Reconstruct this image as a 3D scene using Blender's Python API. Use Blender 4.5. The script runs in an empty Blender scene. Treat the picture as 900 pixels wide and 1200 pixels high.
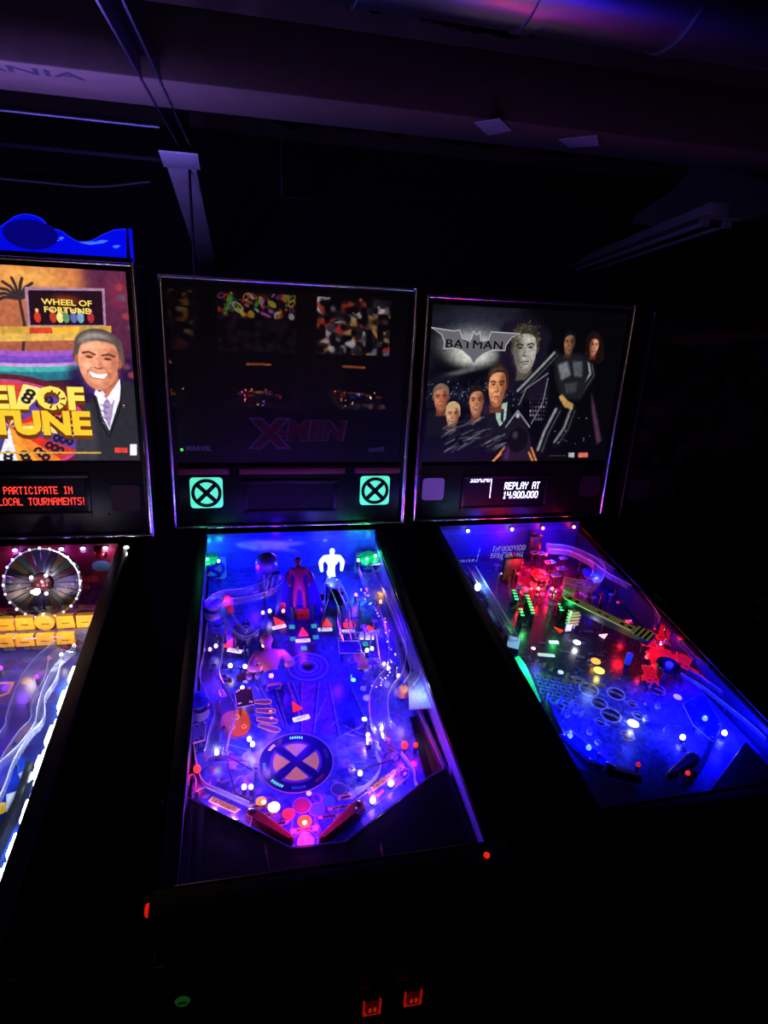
import bpy, bmesh, math, random
import numpy as np
from mathutils import Matrix, Vector

random.seed(7)
rng = np.random.default_rng(7)
SC = bpy.context.scene
COL = SC.collection
R = math.radians

# ------------------------------------------------------------------ camera, world, exposure
cam_data = bpy.data.cameras.new('camera')
cam_data.sensor_fit = 'VERTICAL'
cam_data.sensor_height = 36.0
cam_data.lens = 21.93
cam_data.clip_start = 0.02
camera = bpy.data.objects.new('camera', cam_data)
COL.objects.link(camera)
_yaw, _pitch, _roll = 0.2307, 0.3723, 0.0634
_f = Vector((math.sin(_yaw) * math.cos(_pitch), math.cos(_yaw) * math.cos(_pitch), -math.sin(_pitch)))
_r = Vector((math.cos(_yaw), -math.sin(_yaw), 0))
_u = _r.cross(_f)
_r2 = _r * math.cos(_roll) + _u * math.sin(_roll)
_u2 = -_r * math.sin(_roll) + _u * math.cos(_roll)
camera.matrix_world = Matrix(((_r2.x, _u2.x, -_f.x, -0.1368), (_r2.y, _u2.y, -_f.y, -0.6938), (_r2.z, _u2.z, -_f.z, 1.8995), (0, 0, 0, 1)))
SC.camera = camera

world = bpy.data.worlds.new('dark_room_air')
world.use_nodes = True
world.node_tree.nodes['Background'].inputs[0].default_value = (0.25, 0.22, 0.5, 1)
world.node_tree.nodes['Background'].inputs[1].default_value = 0.0015
SC.world = world

SC.view_settings.view_transform = 'Standard'
SC.view_settings.look = 'None'
SC.view_settings.exposure = 0.0
SC.view_settings.gamma = 1.0
SC.view_settings.use_curve_mapping = False
SC.cycles.transparent_max_bounces = 24
SC.cycles.max_bounces = 6
SC.cycles.sample_clamp_indirect = 2.5
SC.cycles.caustics_reflective = False
SC.cycles.caustics_refractive = False

# ------------------------------------------------------------------ measured cabinet dimensions (metres, machine space: x across, y from the front, z up)
ZF, SLOPE, YH, ZB = 0.9625, 0.1275, 1.1238, 1.1343      # glass height at the front, glass slope, head face, head foot
HW, HLEN, LEAN = 0.3535, 0.7134, 0.04967                # half head width, head height, backward lean
DEPTH, PSLOPE = 0.07, 0.08783                           # playfield under the glass, playfield slope


# ------------------------------------------------------------------ colours and materials
def lin(c):
    out = []
    for v in c[:3]:
        v = v / 255.0
        out.append(v / 12.92 if v <= 0.04045 else ((v + 0.055) / 1.055) ** 2.4)
    return out


_mats = {}


def new_mat(name):
    m = bpy.data.materials.new(name)
    m.use_nodes = True
    m.node_tree.nodes.clear()
    return m, m.node_tree.nodes, m.node_tree.links


def mat(name, col, rough=0.5, metal=0.0, emit=0.0, emcol=None, vary=0.25, scale=40.0, bump=0.0, spec=0.5, ior=1.45, coat=0.0):
    """principled surface with procedural tone variation and fine relief"""
    if name in _mats:
        return _mats[name]
    m, N, L = new_mat(name)
    out = N.new('ShaderNodeOutputMaterial')
    p = N.new('ShaderNodeBsdfPrincipled')
    L.new(p.outputs[0], out.inputs[0])
    c = lin(col)
    tc = N.new('ShaderNodeTexCoord')
    nz = N.new('ShaderNodeTexNoise')
    nz.inputs['Scale'].default_value = scale
    nz.inputs['Detail'].default_value = 4
    L.new(tc.outputs['Object'], nz.inputs['Vector'])
    mx = N.new('ShaderNodeMix')
    mx.data_type = 'RGBA'
    mx.inputs[6].default_value = [v * (1 - vary) for v in c] + [1]
    mx.inputs[7].default_value = [min(1, v * (1 + vary)) for v in c] + [1]
    L.new(nz.outputs['Fac'], mx.inputs[0])
    L.new(mx.outputs[2], p.inputs['Base Color'])
    p.inputs['Roughness'].default_value = rough
    p.inputs['Metallic'].default_value = metal
    p.inputs['Specular IOR Level'].default_value = spec
    p.inputs['IOR'].default_value = ior
    p.inputs['Coat Weight'].default_value = coat
    if bump:
        b = N.new('ShaderNodeBump')
        b.inputs['Strength'].default_value = bump
        b.inputs['Distance'].default_value = 0.003
        L.new(nz.outputs['Fac'], b.inputs['Height'])
        L.new(b.outputs[0], p.inputs['Normal'])
    if emit:
        p.inputs['Emission Color'].default_value = lin(emcol or col) + [1]
        p.inputs['Emission Strength'].default_value = emit
        m.cycles.emission_sampling = 'NONE'
    _mats[name] = m
    return m


def glow(col, k, name=None):
    """self-lit surface of one colour: lens, bulb or laid-in glint"""
    return mat(name or 'lit_surface_%d_%d_%d_%d' % (*col, int(k * 100)), col, 0.35, emit=k, vary=0.08)


def pane(name, tint=(255, 255, 255), ior=1.5, body=0.0, bodycol=(200, 200, 220), rough=0.0, gain=1.0):
    """thin clear sheet: lets light through, mirrors by Fresnel, optional milky body"""
    if name in _mats:
        return _mats[name]
    m, N, L = new_mat(name)
    out = N.new('ShaderNodeOutputMaterial')
    t = N.new('ShaderNodeBsdfTransparent')
    t.inputs[0].default_value = lin(tint) + [1]
    g = N.new('ShaderNodeBsdfGlossy')
    g.inputs['Roughness'].default_value = rough
    fr = N.new('ShaderNodeFresnel')
    fr.inputs[0].default_value = ior
    mul = N.new('ShaderNodeMath')
    mul.operation = 'MULTIPLY'
    mul.use_clamp = True
    mul.inputs[1].default_value = gain
    geo = N.new('ShaderNodeNewGeometry')                 # only the outer skin of the sheet mirrors
    front = N.new('ShaderNodeMath')
    front.operation = 'SUBTRACT'
    front.inputs[0].default_value = 1.0
    L.new(geo.outputs['Backfacing'], front.inputs[1])
    both = N.new('ShaderNodeMath')
    both.operation = 'MULTIPLY'
    L.new(fr.outputs[0], both.inputs[0])
    L.new(front.outputs[0], both.inputs[1])
    L.new(both.outputs[0], mul.inputs[0])
    mix = N.new('ShaderNodeMixShader')
    base = t.outputs[0]
    if body:
        d = N.new('ShaderNodeBsdfDiffuse')
        d.inputs[0].default_value = lin(bodycol) + [1]
        m2 = N.new('ShaderNodeMixShader')
        m2.inputs[0].default_value = body
        L.new(t.outputs[0], m2.inputs[1])
        L.new(d.outputs[0], m2.inputs[2])
        base = m2.outputs[0]
    L.new(mul.outputs[0], mix.inputs[0])
    L.new(base, mix.inputs[1])
    L.new(g.outputs[0], mix.inputs[2])
    L.new(mix.outputs[0], out.inputs[0])
    _mats[name] = m
    return m


def print_mat(name, emit=0.0, diffuse=1.0, rough=0.4):
    """flat print: colour comes from the ink laid on the sheet (attribute 'ink')"""
    if name in _mats:
        return _mats[name]
    m, N, L = new_mat(name)
    out = N.new('ShaderNodeOutputMaterial')
    p = N.new('ShaderNodeBsdfPrincipled')
    a = N.new('ShaderNodeAttribute')
    a.attribute_name = 'ink'
    L.new(p.outputs[0], out.inputs[0])
    s = N.new('ShaderNodeMix')
    s.data_type = 'RGBA'
    s.blend_type = 'MULTIPLY'
    s.inputs[0].default_value = 1.0
    s.inputs[7].default_value = (diffuse, diffuse, diffuse, 1)
    L.new(a.outputs['Color'], s.inputs[6])
    L.new(s.outputs[2], p.inputs['Base Color'])
    p.inputs['Roughness'].default_value = rough
    if emit:
        L.new(a.outputs['Color'], p.inputs['Emission Color'])
        p.inputs['Emission Strength'].default_value = emit
    _mats[name] = m
    return m


BLACK = mat('black_laminate', (9, 9, 11), 0.45, vary=0.3, spec=0.25)
BLACK_PLASTIC = mat('black_plastic', (14, 14, 17), 0.35, spec=0.3)
STEEL = mat('brushed_steel', (150, 150, 160), 0.22, 1.0, vary=0.15, scale=90)
CHROME = mat('polished_chrome', (240, 240, 245), 0.2, 1.0, vary=0.08, scale=25)
DARK_STEEL = mat('dark_steel', (60, 60, 68), 0.35, 1.0)
RUBBER_WHITE = mat('white_rubber', (215, 210, 215), 0.6)
RUBBER_BLACK = mat('black_rubber', (18, 18, 20), 0.6)
CLEAR = pane('clear_acrylic', (242, 242, 250), 1.5, 0.10, (210, 205, 235), 0.05, 1.3)
RIM = mat('acrylic_edge', (225, 220, 250), 0.18, vary=0.15, spec=0.9)
GLASS = pane('playfield_glass', (250, 252, 250), 1.52, gain=1.35)
WOOD_DARK = mat('dark_stained_wood', (34, 27, 30), 0.55, bump=0.2, scale=30)


# ------------------------------------------------------------------ mesh building
def offset(poly, d):
    n = len(poly)
    area = sum(poly[i][0] * poly[(i + 1) % n][1] - poly[(i + 1) % n][0] * poly[i][1] for i in range(n))
    sg = 1 if area > 0 else -1
    out = []
    for i in range(n):
        a, b, c = Vector(poly[i - 1]), Vector(poly[i]), Vector(poly[(i + 1) % n])
        e1 = (b - a).normalized() if (b - a).length > 1e-9 else Vector((1, 0))
        e2 = (c - b).normalized() if (c - b).length > 1e-9 else Vector((1, 0))
        n1, n2 = Vector((-e1.y, e1.x)) * sg, Vector((-e2.y, e2.x)) * sg
        k = (n1 + n2)
        k = k / max(0.35, k.dot(n1)) if k.length > 1e-6 else n1
        out.append((b.x + k.x * d, b.y + k.y * d))
    return out


def rounded(poly, r, seg=4):
    """round the corners of a polygon"""
    n = len(poly)
    out = []
    for i in range(n):
        a, b, c = Vector(poly[i - 1]), Vector(poly[i]), Vector(poly[(i + 1) % n])
        d1, d2 = (a - b), (c - b)
        rr = min(r, d1.length * 0.45, d2.length * 0.45)
        p, q = b + d1.normalized() * rr, b + d2.normalized() * rr
        for k in range(seg + 1):
            t = k / seg
            w = p * (1 - t) ** 2 + b * 2 * t * (1 - t) + q * t * t
            out.append((w.x, w.y))
    return out


def smooth_path(pts, n=6, closed=False):
    """Catmull-Rom through points of any dimension"""
    P = [np.array(p, float) for p in pts]
    m = len(P)
    out = []
    rngi = range(m) if closed else range(m - 1)
    for i in rngi:
        p1, p2 = P[i], P[(i + 1) % m]
        p0 = P[i - 1] if (closed or i > 0) else 2 * p1 - p2
        p3 = P[(i + 2) % m] if (closed or i + 2 < m) else 2 * p2 - p1
        for k in range(n):
            t = k / n
            out.append(0.5 * (2 * p1 + (p2 - p0) * t + (2 * p0 - 5 * p1 + 4 * p2 - p3) * t * t + (3 * p1 - p0 - 3 * p2 + p3) * t ** 3))
    if not closed:
        out.append(P[-1])
    return [tuple(float(x) for x in p) for p in out]


class MB:
    def __init__(s):
        s.v, s.f = [], []

    def add(s, vs, fs):
        o = len(s.v)
        s.v += [tuple(v) for v in vs]
        s.f += [tuple(i + o for i in f) for f in fs]
        return s

    def box(s, x0, x1, y0, y1, z0, z1, b=0.0):
        if b:
            bm = bmesh.new()
            bmesh.ops.create_cube(bm, size=1)
            for v in bm.verts:
                v.co = Vector((x0 + (v.co.x + .5) * (x1 - x0), y0 + (v.co.y + .5) * (y1 - y0), z0 + (v.co.z + .5) * (z1 - z0)))
            bmesh.ops.bevel(bm, geom=bm.edges[:], offset=b, segments=2, affect='EDGES', profile=0.5)
            bm.verts.index_update()
            s.add([v.co[:] for v in bm.verts], [[v.index for v in f.verts] for f in bm.faces])
            bm.free()
            return s
        return s.add([(x0, y0, z0), (x1, y0, z0), (x1, y1, z0), (x0, y1, z0), (x0, y0, z1), (x1, y0, z1), (x1, y1, z1), (x0, y1, z1)],
                     [(3, 2, 1, 0), (4, 5, 6, 7), (0, 1, 5, 4), (1, 2, 6, 5), (2, 3, 7, 6), (3, 0, 4, 7)])

    def prism(s, poly, z0, z1, b=0.0):
        n = len(poly)
        if sum(poly[i][0] * poly[(i + 1) % n][1] - poly[(i + 1) % n][0] * poly[i][1] for i in range(n)) < 0:
            poly = poly[::-1]
        rings = [[(x, y, z0) for x, y in poly], [(x, y, z1 - b) for x, y in poly]]
        if b:
            rings.append([(x, y, z1) for x, y in offset(poly, b)])
        vs = [p for r in rings for p in r]
        fs = [tuple(range(n))[::-1], tuple(range((len(rings) - 1) * n, len(rings) * n))]
        for k in range(len(rings) - 1):
            fs += [(k * n + i, k * n + (i + 1) % n, (k + 1) * n + (i + 1) % n, (k + 1) * n + i) for i in range(n)]
        return s.add(vs, fs)

    def plate(s, poly_xz, y0, y1):
        """prism standing upright: outline in x,z between two y"""
        n = len(poly_xz)
        vs = [(x, y0, z) for x, z in poly_xz] + [(x, y1, z) for x, z in poly_xz]
        return s.add(vs, [tuple(range(n)), tuple(range(n, 2 * n))[::-1]] + [(i + n, (i + 1) % n + n, (i + 1) % n, i) for i in range(n)])

    def lathe(s, prof, n=16, c=(0, 0, 0), cap=True):
        vs, fs = [], []
        for r, z in prof:
            for k in range(n):
                a = 2 * math.pi * k / n
                vs.append((c[0] + r * math.cos(a), c[1] + r * math.sin(a), c[2] + z))
        for j in range(len(prof) - 1):
            fs += [(j * n + k, j * n + (k + 1) % n, (j + 1) * n + (k + 1) % n, (j + 1) * n + k) for k in range(n)]
        if cap:
            fs += [tuple(range(n))[::-1], tuple(range((len(prof) - 1) * n, len(prof) * n))]
        return s.add(vs, fs)

    def ball(s, c, r, n=10, sx=1, sy=1, sz=1):
        prof = [(r * math.sin(math.pi * k / 6), -r * math.cos(math.pi * k / 6)) for k in range(7)]
        prof[0], prof[-1] = (r * .02, -r), (r * .02, r)
        o = len(s.v)
        s.lathe(prof, n, (0, 0, 0))
        s.v[o:] = [(c[0] + x * sx, c[1] + y * sy, c[2] + z * sz) for x, y, z in s.v[o:]]
        return s

    def tube(s, path, r, n=8, closed=False):
        P = [Vector(p) for p in path]
        m = len(P)
        rad = r if isinstance(r, (list, tuple)) else [r] * m
        vs, fs = [], []
        ref = None
        for i in range(m):
            if closed:
                t = P[(i + 1) % m] - P[i - 1]
            else:
                t = P[min(i + 1, m - 1)] - P[max(i - 1, 0)]
            t = t.normalized() if t.length > 1e-9 else Vector((0, 0, 1))
            if ref is None:
                ref = t.orthogonal().normalized()
            ref = (ref - t * ref.dot(t))
            ref = ref.normalized() if ref.length > 1e-6 else t.orthogonal().normalized()
            bn = t.cross(ref)
            for k in range(n):
                a = 2 * math.pi * k / n
                vs.append(P[i] + (ref * math.cos(a) + bn * math.sin(a)) * rad[i])
        for i in range(m if closed else m - 1):
            j = (i + 1) % m
            fs += [(i * n + k, i * n + (k + 1) % n, j * n + (k + 1) % n, j * n + k) for k in range(n)]
        if not closed:
            fs += [tuple(range(n))[::-1], tuple(range((m - 1) * n, m * n))]
        return s.add(vs, fs)

    def channel(s, path, w, wall, t=0.0015):
        """U channel swept along a path (ramp floor with two walls)"""
        P = [Vector(p) for p in path]
        m = len(P)
        prof = [(-w, wall), (-w, 0), (w, 0), (w, wall), (w - t, wall), (w - t, t), (-w + t, t), (-w + t, wall)]
        vs, fs = [], []
        for i in range(m):
            d = P[min(i + 1, m - 1)] - P[max(i - 1, 0)]
            side = Vector((d.y, -d.x, 0)).normalized()
            for a, b in prof:
                vs.append(P[i] + side * a + Vector((0, 0, b)))
        for i in range(m - 1):
            fs += [(i * 8 + k, i * 8 + (k + 1) % 8, (i + 1) * 8 + (k + 1) % 8, (i + 1) * 8 + k) for k in range(8)]
        fs += [tuple(range(8)), tuple(range((m - 1) * 8, m * 8))[::-1]]
        return s.add(vs, fs)

    def mesh(s, name, smooth=35):
        me = bpy.data.meshes.new(name)
        me.from_pydata(s.v, [], s.f)
        if smooth:
            me.polygons.foreach_set('use_smooth', [True] * len(me.polygons))
            me.set_sharp_from_angle(angle=R(smooth))
        me.update()
        return me


def ob(name, mb, material, parent=None, matrix=None, smooth=35, kind=None):
    me = mb.mesh(name, smooth) if isinstance(mb, MB) else mb
    o = bpy.data.objects.new(name, me)
    COL.objects.link(o)
    if material is not None:
        me.materials.clear()
        me.materials.append(material)
    if parent is not None:
        o.parent = parent
    if matrix is not None:
        o.matrix_local = matrix
    if kind:
        o['kind'] = kind
    return o


def tag(o, label, cat, group=None, kind=None):
    o['label'] = label
    o['category'] = cat
    if group:
        o['group'] = group
    if kind:
        o['kind'] = kind
    return o


def struct(name, mb, material, label, cat, matrix=None):
    o = ob(name, mb, material, None, matrix)
    return tag(o, label, cat, kind='structure')


_dg_objs = []


def text_mesh(body, size, bold=0.0, extrude=0.0, shear=0.0, width=1.0, spacing=1.0):
    c = bpy.data.curves.new('lettering', 'FONT')
    c.body = body
    c.size = size
    c.offset = bold * size
    c.extrude = extrude
    c.shear = shear
    c.space_character = spacing
    c.align_x = 'CENTER'
    c.align_y = 'CENTER'
    c.resolution_u = 3
    o = bpy.data.objects.new('lettering', c)
    COL.objects.link(o)
    bpy.context.view_layer.update()
    me = bpy.data.meshes.new_from_object(o.evaluated_get(bpy.context.evaluated_depsgraph_get()))
    bpy.data.objects.remove(o)
    bpy.data.curves.remove(c)
    if width != 1.0:
        for v in me.vertices:
            v.co.x *= width
    return me


def skin_mesh(nodes, edges, levels=2, root=0):
    """one continuous body grown over a skeleton: nodes are (x, y, z, radius)"""
    me = bpy.data.meshes.new('body')
    me.from_pydata([n[:3] for n in nodes], edges, [])
    o = bpy.data.objects.new('body', me)
    COL.objects.link(o)
    md = o.modifiers.new('skin', 'SKIN')
    for i, n in enumerate(nodes):
        sv = me.skin_vertices[0].data[i]
        sv.radius = (n[3], n[3] if len(n) < 5 else n[4])
        sv.use_root = (i == root)
    md.use_smooth_shade = True
    sd = o.modifiers.new('sub', 'SUBSURF')
    sd.levels = levels
    bpy.context.view_layer.update()
    r = bpy.data.meshes.new_from_object(o.evaluated_get(bpy.context.evaluated_depsgraph_get()))
    bpy.data.objects.remove(o)
    r.polygons.foreach_set('use_smooth', [True] * len(r.polygons))
    return r


# ------------------------------------------------------------------ ink canvas: flat print laid on a fine sheet
class Canvas:
    def __init__(s, x0, x1, y0, y1, nx, col=(0, 0, 0)):
        s.x0, s.x1, s.y0, s.y1 = x0, x1, y0, y1
        s.nx = nx
        s.ny = max(2, int(round(nx * (y1 - y0) / (x1 - x0))))
        s.a = np.zeros((s.ny, s.nx, 3))
        s.a[:] = np.array(col) / 255.0
        s.X, s.Y = np.meshgrid(np.linspace(x0, x1, s.nx), np.linspace(y0, y1, s.ny))
        s.px = (x1 - x0) / (s.nx - 1)

    def blend(s, m, col):
        s.a += (np.array(col)[:3] / 255.0 - s.a) * m[..., None]
        return s

    def mask(s, pts, soft=0.0):
        P = np.array(pts, float)
        m = np.zeros(s.X.shape)
        for ox, oy in ((-.25, -.25), (.25, -.25), (-.25, .25), (.25, .25)):
            X, Y = s.X + ox * s.px, s.Y + oy * s.px
            ins = np.zeros(X.shape, bool)
            for i in range(len(P)):
                xa, ya = P[i - 1]
                xb, yb = P[i]
                if ya == yb:
                    continue
                ins ^= ((ya > Y) != (yb > Y)) & (X < (xb - xa) * (Y - ya) / (yb - ya) + xa)
            m += ins * 0.25
        if soft:
            m = s.blur(m, soft)
        return m

    def blur(s, m, r):
        k = max(1, int(round(r / s.px)))
        for _ in range(2):
            for ax in (0, 1):
                pad = [(0, 0), (0, 0)]
                pad[ax] = (k + 1, k)
                c = np.cumsum(np.pad(m, pad, mode='edge'), axis=ax)
                n = m.shape[ax]
                m = (np.take(c, range(2 * k + 1, 2 * k + 1 + n), axis=ax) - np.take(c, range(0, n), axis=ax)) / (2 * k + 1)
        return m

    def poly(s, pts, col, alpha=1.0, soft=0.0, curve=False, sheen=None):
        if curve:
            pts = smooth_path(pts, 5, True)
        m = s.mask(pts, soft) * alpha
        if sheen is not None:                       # second ink towards the top of the outline
            ys = [p[1] for p in pts]
            t = np.clip((s.Y - min(ys)) / max(1e-6, max(ys) - min(ys)), 0, 1)[..., None]
            c = np.array(col) / 255.0 * (1 - t) + np.array(sheen) / 255.0 * t
            s.a += (c - s.a) * m[..., None]
            return s
        return s.blend(m, col)

    def ell(s, c, rx, ry, col, alpha=1.0, rot=0.0, soft=0.0, ring=None):
        dx, dy = s.X - c[0], s.Y - c[1]
        ca, sa = math.cos(rot), math.sin(rot)
        d = np.sqrt(((dx * ca + dy * sa) / rx) ** 2 + ((-dx * sa + dy * ca) / ry) ** 2)
        e = max(soft, s.px * 0.7 / min(rx, ry))
        m = np.clip((1 - d) / e + 0.5 if not soft else (1 - d) / soft, 0, 1)
        if soft:
            m = m * m * (3 - 2 * m)
        if ring:
            m = np.clip((ring - np.abs(d - 1)) / (s.px * 0.7 / min(rx, ry)) + 0.5, 0, 1)
        return s.blend(m * alpha, col)

    def line(s, pts, w, col, alpha=1.0, soft=0.0):
        D = np.full(s.X.shape, 9.0)
        for (xa, ya), (xb, yb) in zip(pts[:-1], pts[1:]):
            vx, vy = xb - xa, yb - ya
            t = np.clip(((s.X - xa) * vx + (s.Y - ya) * vy) / max(1e-12, vx * vx + vy * vy), 0, 1)
            D = np.minimum(D, np.hypot(s.X - xa - t * vx, s.Y - ya - t * vy))
        m = np.clip((w / 2 - D) / (s.px + soft) + 0.5, 0, 1)
        return s.blend(m * alpha, col)

    def grain(s, amp, cells, seed=1):
        r = np.random.default_rng(seed)
        gy, gx = max(2, int(cells * s.ny / s.nx)), cells
        g = r.random((gy + 1, gx + 1))
        yi = np.linspace(0, gy - 1e-6, s.ny)
        xi = np.linspace(0, gx - 1e-6, s.nx)
        y0, x0 = yi.astype(int), xi.astype(int)
        ty, tx = (yi - y0)[:, None], (xi - x0)[None, :]
        ty, tx = ty * ty * (3 - 2 * ty), tx * tx * (3 - 2 * tx)
        v = (g[y0][:, x0] * (1 - ty) * (1 - tx) + g[y0 + 1][:, x0] * ty * (1 - tx) + g[y0][:, x0 + 1] * (1 - ty) * tx + g[y0 + 1][:, x0 + 1] * ty * tx)
        s.a *= (1 + amp * (v * 2 - 1))[..., None]
        return v

    def sheet(s, name, upright=True, y=0.0, keep=None):
        """a mesh sheet carrying the ink; upright lies in x,z, otherwise in x,y"""
        nx, ny = s.nx, s.ny
        co = np.zeros((ny, nx, 3), np.float32)
        co[..., 0] = s.X
        if upright:
            co[..., 1] = y
            co[..., 2] = s.Y
        else:
            co[..., 1] = s.Y
            co[..., 2] = y
        i = np.arange(nx * ny).reshape(ny, nx)
        q = np.stack([i[:-1, :-1], i[:-1, 1:], i[1:, 1:], i[1:, :-1]], -1).reshape(-1, 4)
        if keep is not None:
            k = keep((s.X[:-1, :-1] + s.X[1:, 1:]) / 2, (s.Y[:-1, :-1] + s.Y[1:, 1:]) / 2).reshape(-1)
            q = q[k]
        me = bpy.data.meshes.new(name)
        me.vertices.add(nx * ny)
        me.vertices.foreach_set('co', co.ravel())
        me.loops.add(q.size)
        me.loops.foreach_set('vertex_index', q.ravel().astype(np.int32))
        me.polygons.add(len(q))
        me.polygons.foreach_set('loop_start', np.arange(0, q.size, 4, dtype=np.int32))
        me.update(calc_edges=True)
        at = me.color_attributes.new('ink', 'FLOAT_COLOR', 'POINT')
        c = np.clip(s.a, 0, 1)
        c = np.where(c <= 0.04045, c / 12.92, ((c + 0.055) / 1.055) ** 2.4)
        at.data.foreach_set('color', np.concatenate([c, np.ones((ny, nx, 1))], -1).astype(np.float32).ravel())
        return me


# ------------------------------------------------------------------ dot-matrix characters
FONT = {'A': '0E11111F111111', 'C': '0E11101010110E', 'E': '1F10101E10101F', 'I': '0E04040404040E', 'L': '1010101010101F', 'M': '111B1515111111',
        'N': '11191513111111', 'O': '0E11111111110E', 'P': '1E11111E101010', 'R': '1E11111E141211', 'S': '0F10100E01011E', 'T': '1F040404040404',
        'U': '1111111111110E', 'Y': '11110A04040404', '!': '04040404040004', '0': '0E11111111110E', '1': '040C040404040E', '3': '1E01010E01011E',
        '4': '1111111F010101', '5': '1F10101E01011E', '9': '0E11110F01010E', ',': '00000000040408', ' ': '00000000000000'}


def dots(mb, text, x, z, pitch, y, wide=1.0, shear=0.0, center=False):
    """rows of lit dots spelling a text; x,z is the lower left corner"""
    adv = [3 if ch in ',!' else 6 for ch in text]
    if center:
        x -= sum(adv) * pitch * wide / 2
    cx = 0
    for ch, ad in zip(text, adv):
        hx = FONT[ch]
        for r in range(7):
            row = int(hx[r * 2:r * 2 + 2], 16)
            for b in range(5):
                if row >> (4 - b) & 1:
                    k = cx + b - (1 if ad == 3 else 0)
                    zz = z + (6 - r) * pitch
                    xx = x + k * pitch * wide + shear * (6 - r) * pitch
                    h, w = pitch * 0.47, pitch * wide * 0.56
                    mb.add([(xx - w, y, zz - h), (xx + w, y, zz - h), (xx + w, y, zz + h), (xx - w, y, zz + h)], [(0, 1, 2, 3)])
        cx += ad
    return mb


# ------------------------------------------------------------------ the room
CONCRETE = mat('dark_concrete', (26, 25, 28), 0.7, bump=0.3, scale=6)
WALL = mat('dark_painted_wall', (20, 18, 22), 0.8, bump=0.3, scale=8)
JOIST = mat('old_joist_wood', (72, 54, 46), 0.8, bump=0.4, scale=14, vary=0.35)
DECK = mat('dark_deck_boards', (44, 40, 46), 0.8, bump=0.3, scale=12)
BOARD = mat('weathered_pale_board', (186, 178, 182), 0.75, bump=0.4, scale=16, vary=0.3)
SHEETING = mat('black_plastic_sheeting', (7, 7, 9), 0.12, vary=0.3, spec=0.9)
GALV = mat('galvanised_duct', (120, 122, 140), 0.3, 1.0, bump=0.15, scale=8)

floor = struct('floor', MB().box(-4, 5.2, -4.6, 5.2, -0.1, 0), CONCRETE, 'dark concrete floor under the row of pinball machines', 'floor')
struct('wall_back', MB().box(-4, 5.2, 5.0, 5.2, 0, 3.0), WALL, 'dark back wall behind the pinball machines', 'wall')
struct('wall_left', MB().box(-4.2, -4, -4.6, 5.2, 0, 3.0), WALL, 'dark side wall beyond the game show machine', 'wall')
struct('wall_right', MB().box(5.2, 5.4, -4.6, 5.2, 0, 3.0), WALL, 'dark side wall beyond the unlit machines', 'wall')
struct('wall_front', MB().box(-4, 5.2, -4.8, -4.6, 0, 3.0), WALL, 'dark wall across the aisle behind the viewer', 'wall')
ceiling = struct('ceiling', MB().box(-4, 5.2, -4.6, 5.2, 2.98, 3.1), DECK, 'dark boarded ceiling deck above the machines', 'ceiling')
pm = MB().box(-4, 5.2, -0.068, 0.068, 2.955, 2.98, 0.004).mesh('deck_board')
pm.materials.append(DECK)
for k in range(30):
    b = bpy.data.objects.new('deck_board', pm)
    COL.objects.link(b)
    b.parent = ceiling
    b.location = (0, 0.75 + k * 0.145, 0)

# boxed beam crossing the whole picture with joists behind it
beam = struct('trim_1', MB().box(-3.9, 2.25, 1.22, 1.545, 2.3, 2.46, 0.006), JOIST, 'wide boxed timber beam crossing above the machines', 'beam')
txt = text_mesh('ANIA', 0.085, 0.01, 0.0004, 0.12, 1.25)
ob('lettering', txt, mat('stencil_ink', (20, 16, 26), 0.8), beam, Matrix.Translation(((-0.6460, 1.2855)[0], (-0.6460, 1.2855)[1], 2.2995)) @ Matrix.Rotation(math.pi, 4, 'X'))
for k, (y, x0, x1) in enumerate(((2.05, -3.9, 5.1), (2.75, -3.9, 5.1), (3.45, -3.9, 5.1), (4.15, -3.9, 5.1))):
    o = struct('trim_%d' % (k + 2), MB().box(x0, x1, y, y + 0.045, 2.66, 2.955, 0.004), JOIST,
               ['ceiling joist just behind the boxed timber beam', 'second ceiling joist behind the boxed timber beam', 'third ceiling joist behind the boxed timber beam', 'last ceiling joist before the dark back wall'][k], 'joist')

# steel channel running away from the viewer, with a pale brace hanging from its end
o = ob('steel_channel', MB().box(-0.375, -0.37, 0.2, 2.42, 2.3, 2.36).box(-0.33, -0.325, 0.2, 2.42, 2.3, 2.36).box(-0.37, -0.33, 0.2, 2.42, 2.352, 2.36), mat('painted_steel', (70, 66, 90), 0.3, 0.8))
o.location.z = -0.002
tag(o, 'dark steel channel running back under the ceiling beam', 'channel')
a, b = Vector(((-0.3769, 2.2653)[0], (-0.3769, 2.2653)[1], 2.3)), Vector(((-0.3673, 1.8366)[0], 4.3, (-0.3673, 1.8366)[1]))
d = (b - a)
ln = d.length
d.normalize()
sx = Vector((1, 0, 0))
nz = sx.cross(d).normalized()
mt = Matrix(((sx.x, d.x, nz.x, a.x), (sx.y, d.y, nz.y, a.y), (sx.z, d.z, nz.z, a.z), (0, 0, 0, 1)))
brace = tag(ob('brace_board', MB().box(-0.065, 0.055, 0.16, ln, -0.02, 0.02, 0.004), BOARD, None, mt), 'pale weathered brace board slanting down behind the machines', 'board')
plate = tag(ob('end_plate', MB().box(-0.075, 0.075, -0.01, 0.15, -0.004, 0.004, 0.002), mat('white_painted_plate', (214, 208, 220), 0.6), None, mt @ Matrix.Translation((0, 0, -0.025))), 'square white plate at the top of the slanting brace board', 'plate')
tag(ob('hanging_rod', MB().tube([(-0.352, 2.44, 2.96), (-0.35, 2.44, 1.7)], 0.006, 8), DARK_STEEL), 'thin dark rod hanging past the white plate', 'rod')

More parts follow.
